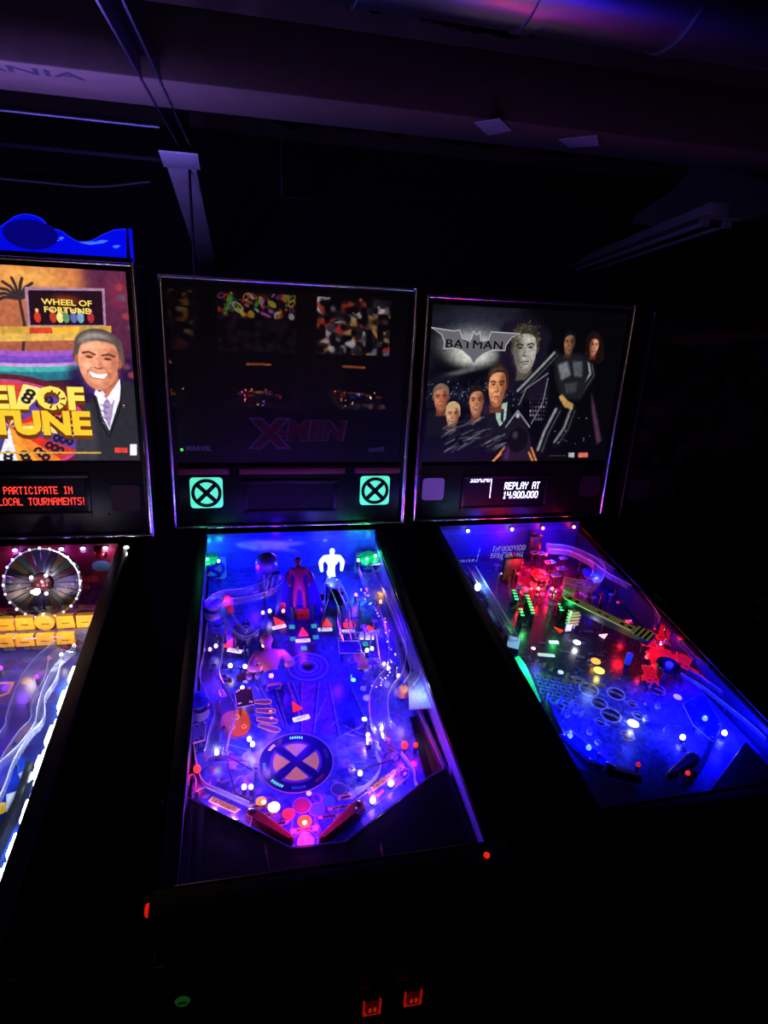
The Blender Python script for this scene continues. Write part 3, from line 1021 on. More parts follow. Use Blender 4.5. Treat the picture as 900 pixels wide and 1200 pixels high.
def figurine(m, at, H, skin, garment=None, arms='forward', rz=0.0, cape=None, base=True, hair=(40, 30, 30), k=0.0, legs=True, rx=0.0, flare=1.0):
    """small plain toy figure of one continuous body, with parts for hair and cape"""
    s = H / 1.8
    P = [(0, 0, .95, .13, .17), (0, 0, 1.15, .12, .15), (0, -.02, 1.38, .14, .22), (0, 0, 1.5, .07), (0, -.01, 1.58, .065), (0, -.02, 1.68, .105), (0, -.02, 1.78, .07)]
    E = [(0, 1), (1, 2), (2, 3), (3, 4), (4, 5), (5, 6)]
    for sx in (-1, 1):
        i = len(P)
        if arms == 'forward':
            P += [(sx * .24, 0, 1.42, .085), (sx * .37, -.12, 1.18, .075), (sx * .26, -.38, 1.06, .06), (sx * .2, -.48, 1.04, .06)]
        elif arms == 'out':
            P += [(sx * .24, 0, 1.43, .1), (sx * .36, .02, 1.25, .085), (sx * .33, -.08, 1.03, .06), (sx * .31, -.12, .96, .055)]
        else:
            P += [(sx * .23, 0, 1.42, .075), (sx * .33, -.02, 1.15, .065), (sx * .3, -.16, .92, .055), (sx * .28, -.2, .86, .055)]
        E += [(2, i), (i, i + 1), (i + 1, i + 2), (i + 2, i + 3)]
        j = len(P)
        if not legs:
            continue
        P += [(sx * .11, 0, .85, .11), (sx * .14, -.04, .48, .08), (sx * .15, 0, .1, .055), (sx * .15, -.12, .04, .05)]
        E += [(0, j), (j, j + 1), (j + 1, j + 2), (j + 2, j + 3)]
    if not legs:
        P.append((0, 0, .86, .1, .13))
        E.append((0, len(P) - 1))
    P = [(p[0] * s, p[1] * s, p[2] * s) + tuple(r * s for r in p[3:]) for p in P]
    body = skin_mesh(P, E)
    z = 0.004 if base else 0.0
    f = m.part('figurine', body, glow(skin, k) if k else mat('figure_%d_%d_%d' % skin, skin, 0.4, vary=0.15), 'PF', (*at[:2], at[2] + z), rz, rx=rx)
    if base:
        m.part('figurine_base', MB().lathe([(.26 * s, -z), (.26 * s, 0), (.22 * s, .02 * s)], 16), BLACK_PLASTIC, sub=f)
    if garment:
        gm = mat('figure_%d_%d_%d' % garment, garment, 0.5)
        m.part('trunks', MB().lathe([(.1 * s, .82 * s), (.2 * s, .86 * s), (.2 * s, .98 * s), (.175 * s, 1.08 * s), (.12 * s, 1.1 * s)], 14), gm, sub=f)
        for sx in (-1, 1) if legs else ():
            m.part('boot', MB().tube([(sx * .15 * s, 0, .03 * s), (sx * .15 * s, 0, .2 * s), (sx * .145 * s, -.03 * s, .42 * s)], [.085 * s, .08 * s, .1 * s], 10), gm, sub=f)
    if hair:
        m.part('hair', MB().ball((0, .012 * s, 1.72 * s), .122 * s, 12, 1, 1, .9), mat('figure_%d_%d_%d' % hair, hair, 0.6), sub=f)
    if cape:
        n, vs = 13, []
        for r_, zz in ((.2, 1.47), (.32 * flare, 1.3), (.4 * flare, .9), (.47 * flare, .45), (.55 * flare, .04)):
            for i in range(n):
                a = math.pi * (-0.12 + 1.24 * i / (n - 1))
                q = r_ * (1 + .07 * math.sin(i * 2.3 + zz * 3))
                vs.append((q * math.cos(a) * s, (q * .62 * math.sin(a) + .02) * s, zz * s))
        fs = [(r_ * n + i, r_ * n + i + 1, (r_ + 1) * n + i + 1, (r_ + 1) * n + i) for r_ in range(4) for i in range(n - 1)]
        c = m.part('cape', MB().add(vs, fs), mat('figure_%d_%d_%d' % cape, cape, 0.45), sub=f)
        md = c.modifiers.new('thick', 'SOLIDIFY')
        md.thickness = 0.02 * s
    return f


# ------------------------------------------------------------------ measured plan grids of the playfields
FIELD = 2.0
GRID = {0: (((-0.00536603329, -0.0031343563, 2.29606341), (0.000848476884, 0.00506383559, -6.20047574), (0.000421635584, -0.00499188109, 1)), ((0.00547376513, -8.54860524e-05, -1.60239288), (-0.00102747977, -0.00250387924, 5.53639268), (-5.36680075e-17, 3.2959746e-16, 0))), 1: (((-0.00587656685, 0.000811241096, 1.47764704), (0.000930473776, 0.00568413995, -6.53329864), (0.00043037655, -0.00500313336, 1)), ((0.00546795833, -0.000119136224, -1.51740571), (-0.00111837896, -0.00250779324, 5.57397743), (2.87313576e-17, -6.07153217e-17, 0))), 2: (((-0.0063221416, 0.00481060649, 0.61431483), (0.00104047301, 0.00593155249, -6.72292808), (0.000440131335, -0.00501511732, 1)), ((0.00545886801, -0.000157006197, -1.42091441), (-0.0012202971, -0.00251118058, 5.61378321), (5.96311195e-17, 7.80625564e-17, 0)))}


def on_field(k, x, y, h=0.0):
    """survey grid reading (x, y) of playfield k to board coordinates (u, v) for a thing at height h"""
    a = np.array([x, y, 1.0])
    q = (np.array(GRID[k][0]) + np.array(GRID[k][1]) * h) @ a
    return (float(q[0] / q[2]), float(q[1] / q[2]))


def PX(x, y, h=0.0):
    return on_field(1, x, y, h)


def PX2(x, y, h=0.0):
    return on_field(2, x, y, h)


# ------------------------------------------------------------------ game show machine
def man_face(c, cx, cy, w, h, skin, hair, dark, smile=True, grey=None, tilt=0.0, side=1, shade=.75, neck=True):
    """plain printed head: neck, hair, face, brows, eyes, nose, mouth, ears, shaded on one side"""
    ct, st = math.cos(tilt), math.sin(tilt)
    T = lambda x, y: (cx + w * x * side * ct - h * y * st, cy + w * x * side * st + h * y * ct)
    S = lambda pts: [T(*p) for p in pts]
    lite = tuple(min(255, int(v * 1.14 + 8)) for v in skin)
    ink = tuple(int(v * .45) for v in dark)
    if neck:
        c.poly(S(((-.26, -.4), (.28, -.4), (.34, -.95), (-.32, -.95))), dark, 1, w * .02)
    c.poly(S(((-.47, -.05), (-.53, .25), (-.47, .58), (-.2, .8), (.14, .82), (.45, .62), (.54, .28), (.48, -.08))), hair, curve=True)
    for sx in (-1, 1):
        c.ell(T(sx * .46, .0), w * .06, h * .12, dark, rot=tilt)
    c.poly(S(((-.43, .2), (-.41, -.22), (-.27, -.56), (-.08, -.72), (.1, -.72), (.28, -.56), (.41, -.22), (.43, .2), (.3, .5), (-.28, .5))), skin, curve=True)
    c.ell(T(-.16, .34), w * .22, h * .12, lite, .7, tilt, .9)
    c.ell(T(-.24, -.12), w * .14, h * .14, lite, .7, tilt, .9)
    c.poly(S(((.22, .5), (.46, .3), (.45, -.25), (.28, -.58), (.06, -.74), (.16, -.4), (.24, -.1), (.16, .1))), dark, shade, w * .08, curve=True)
    c.poly(S(((-.42, -.2), (-.28, -.56), (-.08, -.73), (.1, -.73), (.0, -.6), (-.2, -.5))), dark, .6, w * .05, curve=True)
    c.poly(S(((-.47, .26), (-.5, .5), (-.3, .74), (.1, .78), (.42, .6), (.5, .25), (.42, .34), (.3, .5), (.02, .54), (-.24, .48), (-.4, .36))), hair, 1, w * .02, curve=True)
    if grey:
        c.poly(S(((-.46, .4), (-.26, .66), (.1, .7), (.3, .6), (.08, .62), (-.2, .56))), grey, 0.85, w * .04, curve=True)
    for sx in (-1, 1):
        c.ell(T(sx * .2, .11), w * .14, h * .075, dark, .75, tilt, .8)
        c.line(S(((sx * .34, .18), (sx * .22, .22), (sx * .08, .17))), h * .05, ink, .9)
        c.ell(T(sx * .2, .09), w * .075, h * .026, ink, rot=tilt)
    c.poly(S(((.0, .15), (.1, -.12), (.02, -.17), (.0, -.1))), dark, .8, w * .03)
    c.line(S(((-.08, -.16), (.0, -.19), (.09, -.15))), h * .035, ink, .7)
    for sx in (-1, 1):
        c.line(S(((sx * .13, -.14), (sx * .24, -.3), (sx * .25, -.4))), h * .025, dark, .7)
    if smile:
        c.poly(S(((-.22, -.29), (0, -.33), (.22, -.29), (.13, -.43), (-.13, -.43))), (250, 244, 236), curve=True)
        c.line(S(((-.24, -.27), (-.13, -.44), (.13, -.44), (.24, -.27))), h * .025, dark)
    else:
        c.line(S(((-.15, -.36), (0, -.34), (.15, -.37))), h * .035, ink, .9)
        c.line(S(((-.09, -.43), (.1, -.43))), h * .04, dark, .7)


def art_game_show():
    c = Canvas(-0.338, 0.338, 0.2, 0.695, 560, (60, 28, 40))
    c.poly([(-0.7364, 0.2546), (-0.6282, 0.6635), (0.3818, 0.7242), (0.3655, 0.4869), (-0.6840, 0.4526)], (120, 52, 62), sheen=(196, 116, 66))
    c.ell((0.1049, 0.6693), .14, .05, (236, 170, 80), .8, soft=.9)
    c.poly([(0.2329, 0.7056), (0.3800, 0.6985), (0.3469, 0.2143), (0.2543, 0.3967)], (60, 18, 60), .8, .012)
    c.ell((0.3156, 0.6410), .05, .06, (120, 40, 70), .8, soft=.8)
    # palm
    for a in range(9):
        t = R(20 + a * 20)
        p = (0.0837, 0.6194)
        e = (p[0] + .065 * math.cos(t), p[1] + .05 * math.sin(t) - .012 * abs(math.cos(t)))
        c.line([p, ((p[0] + e[0]) / 2, (p[1] + e[1]) / 2 + .008), e], .007, (52, 40, 44))
    c.line([(0.0837, 0.6194), (0.0878, 0.5599), (0.0738, 0.4774)], .007, (60, 40, 40))
    # framed stage screen
    c.poly([(0.0985, 0.6476), (0.2808, 0.6533), (0.2767, 0.5596), (0.0945, 0.5521)], (160, 120, 150))
    c.poly([(0.1052, 0.6401), (0.2743, 0.6469), (0.2712, 0.5656), (0.1011, 0.5584)], (34, 14, 26))
    c.ell((0.1875, 0.6206), .05, .02, (110, 40, 30), soft=.8)
    for x, col in ((42, (190, 50, 30)), (60, (180, 60, 40)), (68, (235, 220, 130)), (75, (90, 140, 90)), (84, (90, 100, 170)), (92, (120, 160, 190)), (104, (160, 40, 50))):
        p = GSX(x, 374)
        c.ell(p, .008, .013, col)
        c.ell((p[0], p[1] + .016), .004, .005, (220, 160, 120))
    # stage counter: stepped coloured bands
    for pts, col in (([(-0.6665, 0.5186), (0.2892, 0.5643), (0.2878, 0.5476), (-0.6720, 0.4980)], (196, 150, 60)), ([(0.0984, 0.5522), (0.1491, 0.5543), (0.1513, 0.5381), (0.0959, 0.5318)], (200, 60, 40)), ([(0.1491, 0.5543), (0.2126, 0.5590), (0.2112, 0.5446), (0.1513, 0.5381)], (240, 170, 50)),
                     ([(-0.6720, 0.4980), (0.2878, 0.5476), (0.2864, 0.5309), (-0.6779, 0.4754)], (214, 170, 80))):
        c.poly(pts, col)
    for y0, y1, col in ((402, 412, (150, 84, 190)), (408, 420, (112, 70, 176)), (416, 424, (196, 150, 206)), (420, 430, (60, 170, 160)), (426, 436, (40, 110, 130))):
        P0 = []
        for k in range(12):
            x = -60 + k * 18
            P0.append((x, y0 + 6 - 14 * ((x - 40) / 110.0) ** 2 * 0.6 + 4))
        P1 = [(x, y + (y1 - y0)) for x, y in P0][::-1]
        sc = lambda q: (GSX(q[0], q[1]))
        c.poly([sc(q) for q in P0 + P1], col, .95)
    c.poly([(0.1786, 0.4596), (0.3446, 0.4862), (0.3249, 0.2143), (0.1533, 0.2141)], (34, 18, 58), .9, .01)
    c.ell((0.2562, 0.4187), .06, .05, (100, 60, 200), .7, soft=.9)
    # wheel of coloured wedges, lower left
    hub = (0.0204, 0.3043)
    for k in range(20):
        a0, a1 = 2 * math.pi * k / 20 + .06, 2 * math.pi * (k + 1) / 20 + .06
        col = [(228, 122, 42), (206, 46, 34), (92, 60, 150), (240, 220, 120), (206, 60, 50), (70, 50, 120), (225, 226, 232), (236, 150, 50)][k % 8]
        rr = .185
        c.poly([hub] + [(hub[0] + rr * math.cos(a0 + (a1 - a0) * j / 4), hub[1] + rr * .62 * math.sin(a0 + (a1 - a0) * j / 4)) for j in range(5)], col)
        am = (a0 + a1) / 2
        for q in (.12, .137, .154):
            c.ell((hub[0] + q * math.cos(am), hub[1] + q * .62 * math.sin(am)), .006, .008, (30, 24, 40), rot=am, ring=.5)
    c.ell(hub, .187, .187 * .62, (190, 60, 120), ring=.03)
    c.ell(hub, .205, .205 * .62, (90, 30, 40), ring=.05)
    # man in a dark suit
    c.poly([(0.1702, 0.2142), (0.1899, 0.3288), (0.2191, 0.3739), (0.2588, 0.4012), (0.2940, 0.4240), (0.3195, 0.4290), (0.3386, 0.4030), (0.3337, 0.2143)], (38, 38, 44), curve=False, soft=.003)
    c.poly([(0.1702, 0.2142), (0.1899, 0.3288), (0.2191, 0.3739), (0.2296, 0.3068), (0.2297, 0.2142)], (62, 62, 70), .7, .006)
    c.poly([(0.2373, 0.3919), (0.2986, 0.4285), (0.2999, 0.3933), (0.2624, 0.2957), (0.2484, 0.3297)], (238, 232, 240))
    c.poly([(0.2535, 0.3879), (0.2751, 0.3972), (0.2817, 0.3751), (0.2628, 0.3003), (0.2513, 0.3387)], (160, 138, 176))
    for k in range(5):
        y = 468 + k * 7
        c.line([GSX(120 + k * .6, y), GSX(131 - k * .5, y + 4)], .003, (110, 90, 140))
    c.line([(0.3024, 0.4242), (0.2925, 0.3529), (0.2610, 0.2796)], .003, (14, 14, 18))
    c.line([(0.2328, 0.3874), (0.2400, 0.3296), (0.2567, 0.2796)], .003, (14, 14, 18))
    c.poly([(0.2417, 0.4400), (0.2961, 0.4502), (0.2922, 0.4020), (0.2615, 0.3836)], (186, 104, 78))
    c.poly([(0.2332, 0.3918), (0.2385, 0.4051), (0.2611, 0.3792), (0.2516, 0.3656)], (244, 240, 246))
    c.poly([(0.2989, 0.4329), (0.2989, 0.4065), (0.2725, 0.3660), (0.2634, 0.3814)], (244, 240, 246))
    f = (0.2509, 0.4746)
    man_face(c, f[0], f[1], .110, .098, (232, 156, 120), (84, 72, 66), (170, 90, 66), True, (188, 180, 172), -.1, 1, .6, False)
    # small boxes bottom right and the closing line
    c.poly([(0.2713, 0.2495), (0.3036, 0.2497), (0.3026, 0.2356), (0.2701, 0.2355)], (220, 60, 46))
    c.poly([(0.3108, 0.2591), (0.3282, 0.2592), (0.3260, 0.2286), (0.3085, 0.2285)], (226, 226, 226))
    c.poly([(-0.5710, 0.2347), (0.2361, 0.2377), (0.2356, 0.2330), (-0.5720, 0.2304)], (200, 160, 60))
    for k, (x, y) in enumerate(((136, 340), (140, 352), (150, 345), (146, 372), (154, 385), (150, 430), (158, 440))):
        p = GSX(x, y)
        c.ell(p, .016, .012, [(160, 60, 60), (90, 80, 90), (120, 60, 80)][k % 3], .8, soft=.7)
    c.grain(.10, 90, 3)
    return c


def GSX(px, py):
    """picture plan of the game show translite: plan units to the sheet (x, height)"""
    x = GS0[0] + (px * GS1[0]) + (py - 420) * GS2[0]
    return (x, GS0[1] + px * GS1[1] + (py - 420) * GS2[1])


_g0, _g1, _g2 = (0.0232, 0.4757), (0.2212, 0.4822), (-0.0055, 0.2594)
GS0 = _g0
GS1 = ((_g1[0] - _g0[0]) / 100, (_g1[1] - _g0[1]) / 100)
GS2 = ((_g2[0] - _g0[0]) / 100, (_g2[1] - _g0[1]) / 100)


def build_game_show():
    m = Machine('bright game show pinball machine with a grey-haired man on its backglass', (-0.7727, -0.0972), -0.0162, 0.0246)
    build_cabinet(m, buttons=None, blade=mat('white_side_art', (130, 130, 140), 0.3))
    hd, tl, sp, dp = build_head(m, art_game_show().sheet('translite', True, 0.004), print_mat('backlit_print_show', 1.35, 0.3), display=(-0.2, 0.188, 0.072, 0.168), speakers='dark', speaker_cols=((46, 20, 20), (46, 20, 20)), art_low=0.222, art_top=0.695)
    # backglass lettering
    GOLD = mat('backlit_gold_letters', (246, 196, 40), 0.4, emit=1.15, emcol=(250, 200, 44), vary=.1)
    GOLD2 = mat('backlit_pale_gold_letters', (250, 226, 90), 0.4, emit=1.15, emcol=(252, 226, 90), vary=.1)
    EDGE = mat('backlit_letter_edge', (120, 70, 20), 0.4, emit=0.5, emcol=(150, 84, 20), vary=.1)
    for body, px, sz, mt_, yy in (('WHEEL OF', (0.2069, 0.3758), .078, GOLD2, 0), ('FORTUNE', (0.2174, 0.3112), .083, GOLD, 1)):
        me = text_mesh(body, sz, .03, .0002, 0, 1.12)
        xs = [v.co.x for v in me.vertices]
        cx = px[0] - max(xs)
        bpy.data.meshes.remove(me)
        m.text(body, sz, cx, px[1] - sz * .12, EDGE, y=0.0034, sub=tl, bold=.06, width=1.12)
        m.text(body, sz, cx, px[1], mt_, y=0.0030, sub=tl, bold=.045, extrude=.0002, width=1.12)
    wc_ = (0.1373, 0.3744)
    for k in range(8):
        a = math.pi / 4 * k + .2
        m.part('wheel_spoke', MB().plate([(wc_[0] + r_ * math.cos(a + t_), wc_[1] + r_ * math.sin(a + t_)) for r_, t_ in ((.014, -.12), (.026, -.1), (.026, .1), (.014, .12))], .0022, .0026), EDGE, sub=tl)
    for body, p in (('WHEEL OF', (0.1907, 0.6148)), ('FORTUNE', (0.1889, 0.5966))):
        m.text(body, .019, p[0], p[1], GOLD2, y=0.0032, sub=tl, bold=.02, width=1.25)
    d = MB()
    p = (0.0732, 0.1343)
    dots(d, 'PARTICIPATE IN', p[0], p[1] - .010, .0030, -0.0022, .68, center=True)
    p = (0.0780, 0.1030)
    dots(d, 'LOCAL TOURNAMENTS!', p[0], p[1] - .010, .0030, -0.0022, .68, center=True)
    m.part('display_dots', d, glow((255, 62, 44), 1.6), sub=dp, smooth=0, kind='stuff')
    build_glass(m)

    # ---- playfield print
    c = Canvas(-0.2575, 0.2575, 0.05, 1.15, 200, (26, 34, 96))
    c.poly([(-0.5218, 0.8925), (0.3263, 0.8147), (0.2415, 1.3288), (-0.8185, 1.3846)], (70, 30, 66))
    c.poly([(0.2442, 0.4592), (0.1981, 0.7051), (0.2470, 0.7290), (0.2658, 0.4464), (0.2463, 0.2957)], (40, 110, 200), .95, .01)
    c.poly([(-0.0256, 0.2581), (-0.0411, 0.5788), (0.1431, 0.7107), (0.1806, 0.5772), (0.1939, 0.4254), (0.1827, 0.2884)], (40, 30, 90), .9, .02)
    c.poly([(0.1496, 0.3085), (0.1347, 0.4723), (0.1683, 0.5104), (0.2128, 0.4629), (0.2237, 0.2829), (0.1780, 0.2300)], (24, 70, 190), .95, .006)
    c.poly([(0.1442, 0.5132), (0.1602, 0.5915), (0.1840, 0.5769), (0.1718, 0.4886)], (210, 140, 40), .9, .004)
    for k in range(6):
        p = (0.0629, 0.6392)
        c.ell((p[0] - .06 + .03 * k, p[1] + .02 * k), .012, .012, [(210, 170, 60), (130, 60, 170)][k % 2], .9)
    c.line([(0.0010, 0.7195), (0.0977, 0.7153), (0.0993, 0.6822), (0.0287, 0.6428)], .006, (200, 160, 60))
    c.grain(.25, 40, 5)
    build_board(m, c)

    # back panel with the row of small lamps
    bp = MB().box(-0.262, 0.262, 1.118, 1.122, -0.02, 0.128)
    back = m.part('back_panel_print', bp, mat('crimson_back_panel', (150, 34, 60), 0.45, vary=.5, scale=12), 'PF')
    for x, y, col, w in ((18, 642, (205, 130, 255), .05), (40, 642, (170, 60, 230), .0), (62, 641, (225, 150, 255), .05), (83, 641, (190, 170, 255), .02), (105, 640, (235, 190, 255), .05), (126, 639, (255, 250, 255), .07)):
        q = ((0.0015, 0.1222)[0] + (x - 18) * .00262, .118)
        b = m.part('back_lamp', MB().ball((q[0], 1.112, q[1]), .0055, 10, 1.3, 1, .8), glow(col, 5.0 if w else 1.5), 'PF')
        m.part('lamp_base', MB().box(q[0] - .007, q[0] + .007, 1.1155, 1.118, q[1] - .005, q[1] + .005), BLACK_PLASTIC, sub=b)
        if w:
            m.lamp(q[0], 1.10, q[1] - .012, (180, 90, 255) if x < 100 else col, w * 1.2, .008)
    u = (0.2142, 0.1043)
    dm = m.part('red_dome', MB().ball((u[0], 1.104, u[1]), .014, 14), mat('red_dome_plastic', (170, 20, 30), 0.15), 'PF')
    m.part('dome_base', MB().box(u[0] - .016, u[0] + .016, 1.112, 1.118, u[1] - .016, u[1] + .016, .002), BLACK_PLASTIC, sub=dm)
    u = (0.2135, 0.0602)
    m.part('round_badge', MB().ball((u[0], 1.112, u[1]), .026, 16, 1, .12, .7), mat('blue_badge', (110, 170, 210), 0.4), 'PF')

    # upright wheel with a bright studded rim
    V = 0.99
    ctr = (0.0988, 0.0887)
    rr = abs((0.1924, 0.0845)[0] - (0.0096, 0.0927)[0]) / 2
    tilt = 0.35
    fr = Matrix.Translation((ctr[0], V, ctr[1])) @ Matrix.Rotation(-tilt, 4, 'X')
    n = 40
    mb = MB().tube([(rr * math.cos(2 * math.pi * k / n), 0, rr * math.sin(2 * math.pi * k / n)) for k in range(n)], .0045, 8, True)
    wheel = m.part('bonus_wheel', mb, CHROME, 'PF')
    wheel.matrix_local = m.PF @ fr
    wc = [(30, 36, 60), (60, 30, 40), (40, 60, 50), (70, 60, 30), (20, 24, 40), (44, 34, 70)]
    for k in range(24):
        a0, a1 = 2 * math.pi * k / 24 + .02, 2 * math.pi * (k + 1) / 24 - .02
        q = [(.3 * rr, a0), (.95 * rr, a0), (.97 * rr, (a0 + a1) / 2), (.95 * rr, a1), (.3 * rr, a1)]
        m.part('wheel_wedge', MB().plate([(r_ * math.cos(a), r_ * math.sin(a)) for r_, a in q], -.001, .003), mat('wedge_%d' % (k % 6), wc[k % 6], 0.25), sub=wheel)
        m.part('rim_stud', MB().ball((rr * math.cos(a0), -.004, rr * math.sin(a0)), .0036, 8), glow((226, 226, 255), 1.3 if k % 3 else 2.6), sub=wheel)
    m.part('wheel_hub', MB().ball((0, -.006, 0), rr * .28, 14, 1, .5, 1), mat('copper_hub', (110, 60, 56), 0.2, .6), sub=wheel)
    for a in (1.0, 2.4, 3.9, 5.2):
        m.part('hub_stud', MB().ball((rr * .3 * math.cos(a), -.018, rr * .3 * math.sin(a)), .005, 8), glow((240, 235, 255), 2.0), sub=wheel)
    m.part('wheel_stand', MB().box(-.02, .02, .004, .014, -rr * 1.5, 0), BLACK_PLASTIC, sub=wheel)
    m.lamp(ctr[0], V - .05, ctr[1] + .03, (230, 220, 255), .25, .01)
    for du in (-.12, 0, .1):
        m.lamp(ctr[0] + du, .80, .085, (255, 225, 215), .35, .01)  # fill lights added to brighten the gold letter blocks
    for u, v in ((.05, .62), (.12, .5), (.0, .45), (.1, .74)):
        m.lamp(u, v, .07, (120, 60, 255), .35, .01)

    # gold letter blocks in two rows, blank backs towards the glass
    GB = mat('gold_plastic_block', (236, 176, 40), 0.22, vary=.2, coat=.5)
    rows = ((0.87, .034, .036, (-0.0705, 0.0957)[0], 0), (0.84, .008, .03, (-0.0667, 0.0587)[0], 1))
    for v, h0, hh, x0, row in rows:
        for k in range(10):
            x = x0 + k * .0455
            if x + .04 > .245:
                break
            if row == 0 and k == 4:
                pts = [(x + .02 + .023 * math.cos(2 * math.pi * j / 14), h0 + hh * .55 + .022 * math.sin(2 * math.pi * j / 14)) for j in range(14)]
            else:
                pts = [(x, h0), (x + .042, h0 + .001), (x + .041, h0 + hh), (x + .002, h0 + hh)]
            b = m.part('letter_block', MB().plate(pts, v - .006, v + .006), GB, 'PF')
            m.part('letter_notch', MB().box(x + .012, x + .03, v - .0068, v - .0058, h0 + hh * .4, h0 + hh * .48), mat('gold_shadow_line', (120, 76, 14), 0.4), sub=b)
    m.part('letter_rack', MB().box(x0 - .01, .24, .846, .862, 0.0, .034), CLEAR, 'PF')
    # clutter of plastics and bulbs below the letters
    for x, y, col, k in ((10, 748, (230, 190, 90), .5), (30, 748, (60, 40, 120), 0), (55, 745, (220, 70, 60), .4), (62, 750, (235, 90, 200), 1.2), (85, 742, (230, 70, 70), .5), (97, 745, (230, 60, 60), .3), (104, 728, (200, 190, 240), .6)):
        u = (0.0327, 0.8525)
        uu = (u[0] + x * .0024, u[1] + .01 * math.sin(x))
        if uu[0] > .2:
            continue
        plastic(m, [(uu[0] - .014, uu[1] - .008), (uu[0] + .013, uu[1] - .01), (uu[0] + .014, uu[1] + .008), (uu[0] - .012, uu[1] + .01)], .03, material=glow(col, k) if k else mat('pl_%d_%d_%d' % col, col, .3), posts=False)
    for x, y, col, w in ((48, 772, (200, 60, 70), 0), (60, 769, (255, 250, 255), .03), (70, 759, (230, 220, 180), 0), (82, 761, (150, 60, 255), .05), (44, 792, (160, 40, 255), .05), (2, 780, (140, 40, 255), .05), (2, 814, (130, 60, 255), .05), (86, 751, (255, 240, 255), .03)):
        u = ((0.0629, 0.7530)[0] + x * .00205, (0.1549, 0.7441)[1] - (y - 780) * .0032)
        bulb(m, u, .02, col, 4.0 if w else .8, w * .6)

    # clear ramps sweeping down
    P = [(0.2068, 0.7572), (0.1770, 0.6923), (0.1698, 0.6204), (0.1739, 0.5560), (0.1790, 0.5232), (0.1677, 0.4809), (0.1419, 0.4273), (0.1358, 0.3379)]
    ramp(m, [(u, v, .05 - .003 * i) for i, (u, v) in enumerate(P)], .026, .022)
    P = [(0.1899, 0.7318), (0.1978, 0.6602), (0.1894, 0.6037), (0.2019, 0.5467), (0.1874, 0.5098), (0.1763, 0.4479), (0.1769, 0.3756), (0.1630, 0.2934)]
    ramp(m, [(u, v, .04 - .003 * i) for i, (u, v) in enumerate(P)], .012, .018)
    # blue lane wall and the white lamp strip along the side
    guide(m, [(0.2432, 0.7294), (0.2433, 0.6198), (0.2389, 0.5288), (0.2366, 0.4202)], .012, .004, mat('pale_blue_lane', (120, 160, 220), .3))
    S = smooth_path([(0.2340, 0.7072), (0.2318, 0.6279), (0.2340, 0.5277), (0.2330, 0.4502), (0.2412, 0.3490), (0.2420, 0.2825), (0.2364, 0.2193), (0.2279, 0.1395)], 4)
    ls = m.part('lamp_strip', MB().tube([(u + .004, v, .024) for u, v in S], .003, 6), mat('white_strip', (220, 224, 230), .4), 'PF')
    for k, (u, v) in enumerate(S):
        lit = 9.0 if k % 4 in (0, 1) else 1.6
        m.part('strip_lamp', MB().box(u - (.008 if lit > 5 else .003), u + .004, v - (.013 if lit > 5 else .006), v + (.013 if lit > 5 else .006), .024, .034, .0025), glow((238, 246, 255), lit), sub=ls)
        if k % 2 == 0:
            m.lamp(u - .012, v, .045, (205, 225, 255), .09, .012)
    # outer lane guide, small plates, yellow insert, black shooter gate
    guide(m, [(0.2126, 0.4528), (0.2171, 0.3669), (0.2104, 0.3085), (0.2069, 0.2548)], .03, .006, BLACK_PLASTIC)
    for q in ([(0.1984, 0.4311), (0.2119, 0.4454), (0.2281, 0.4197), (0.2157, 0.4021)], [(0.1921, 0.3865), (0.2073, 0.3919), (0.2139, 0.3430), (0.2037, 0.3494)]):
        plastic(m, q, .02, material=mat('white_plastic', (225, 228, 235), .3), posts=False)
    insert(m, (0.1809, 0.3751), .013, (235, 190, 40), .5)
    ap = [(-.25, .06), (.25, .06), (.25, .2), (.12, .13), (-.12, .13), (-.25, .2)]
    m.part('apron', MB().prism(ap, .0, .03, .002), BLACK_PLASTIC, 'PF')
    flipper(m, (-.12, .24), (-.06, .19), (220, 220, 225), (180, 30, 30))
    flipper(m, (.08, .24), (.02, .19), (220, 220, 225), (180, 30, 30))
    for u, v in ((-.16, .55), (-.05, .62), (-.2, .75), (.02, .45), (-.1, .4)):
        bumper(m, (u, v), (200, 150, 60), lit=.3)
    return m


game_show = build_game_show()

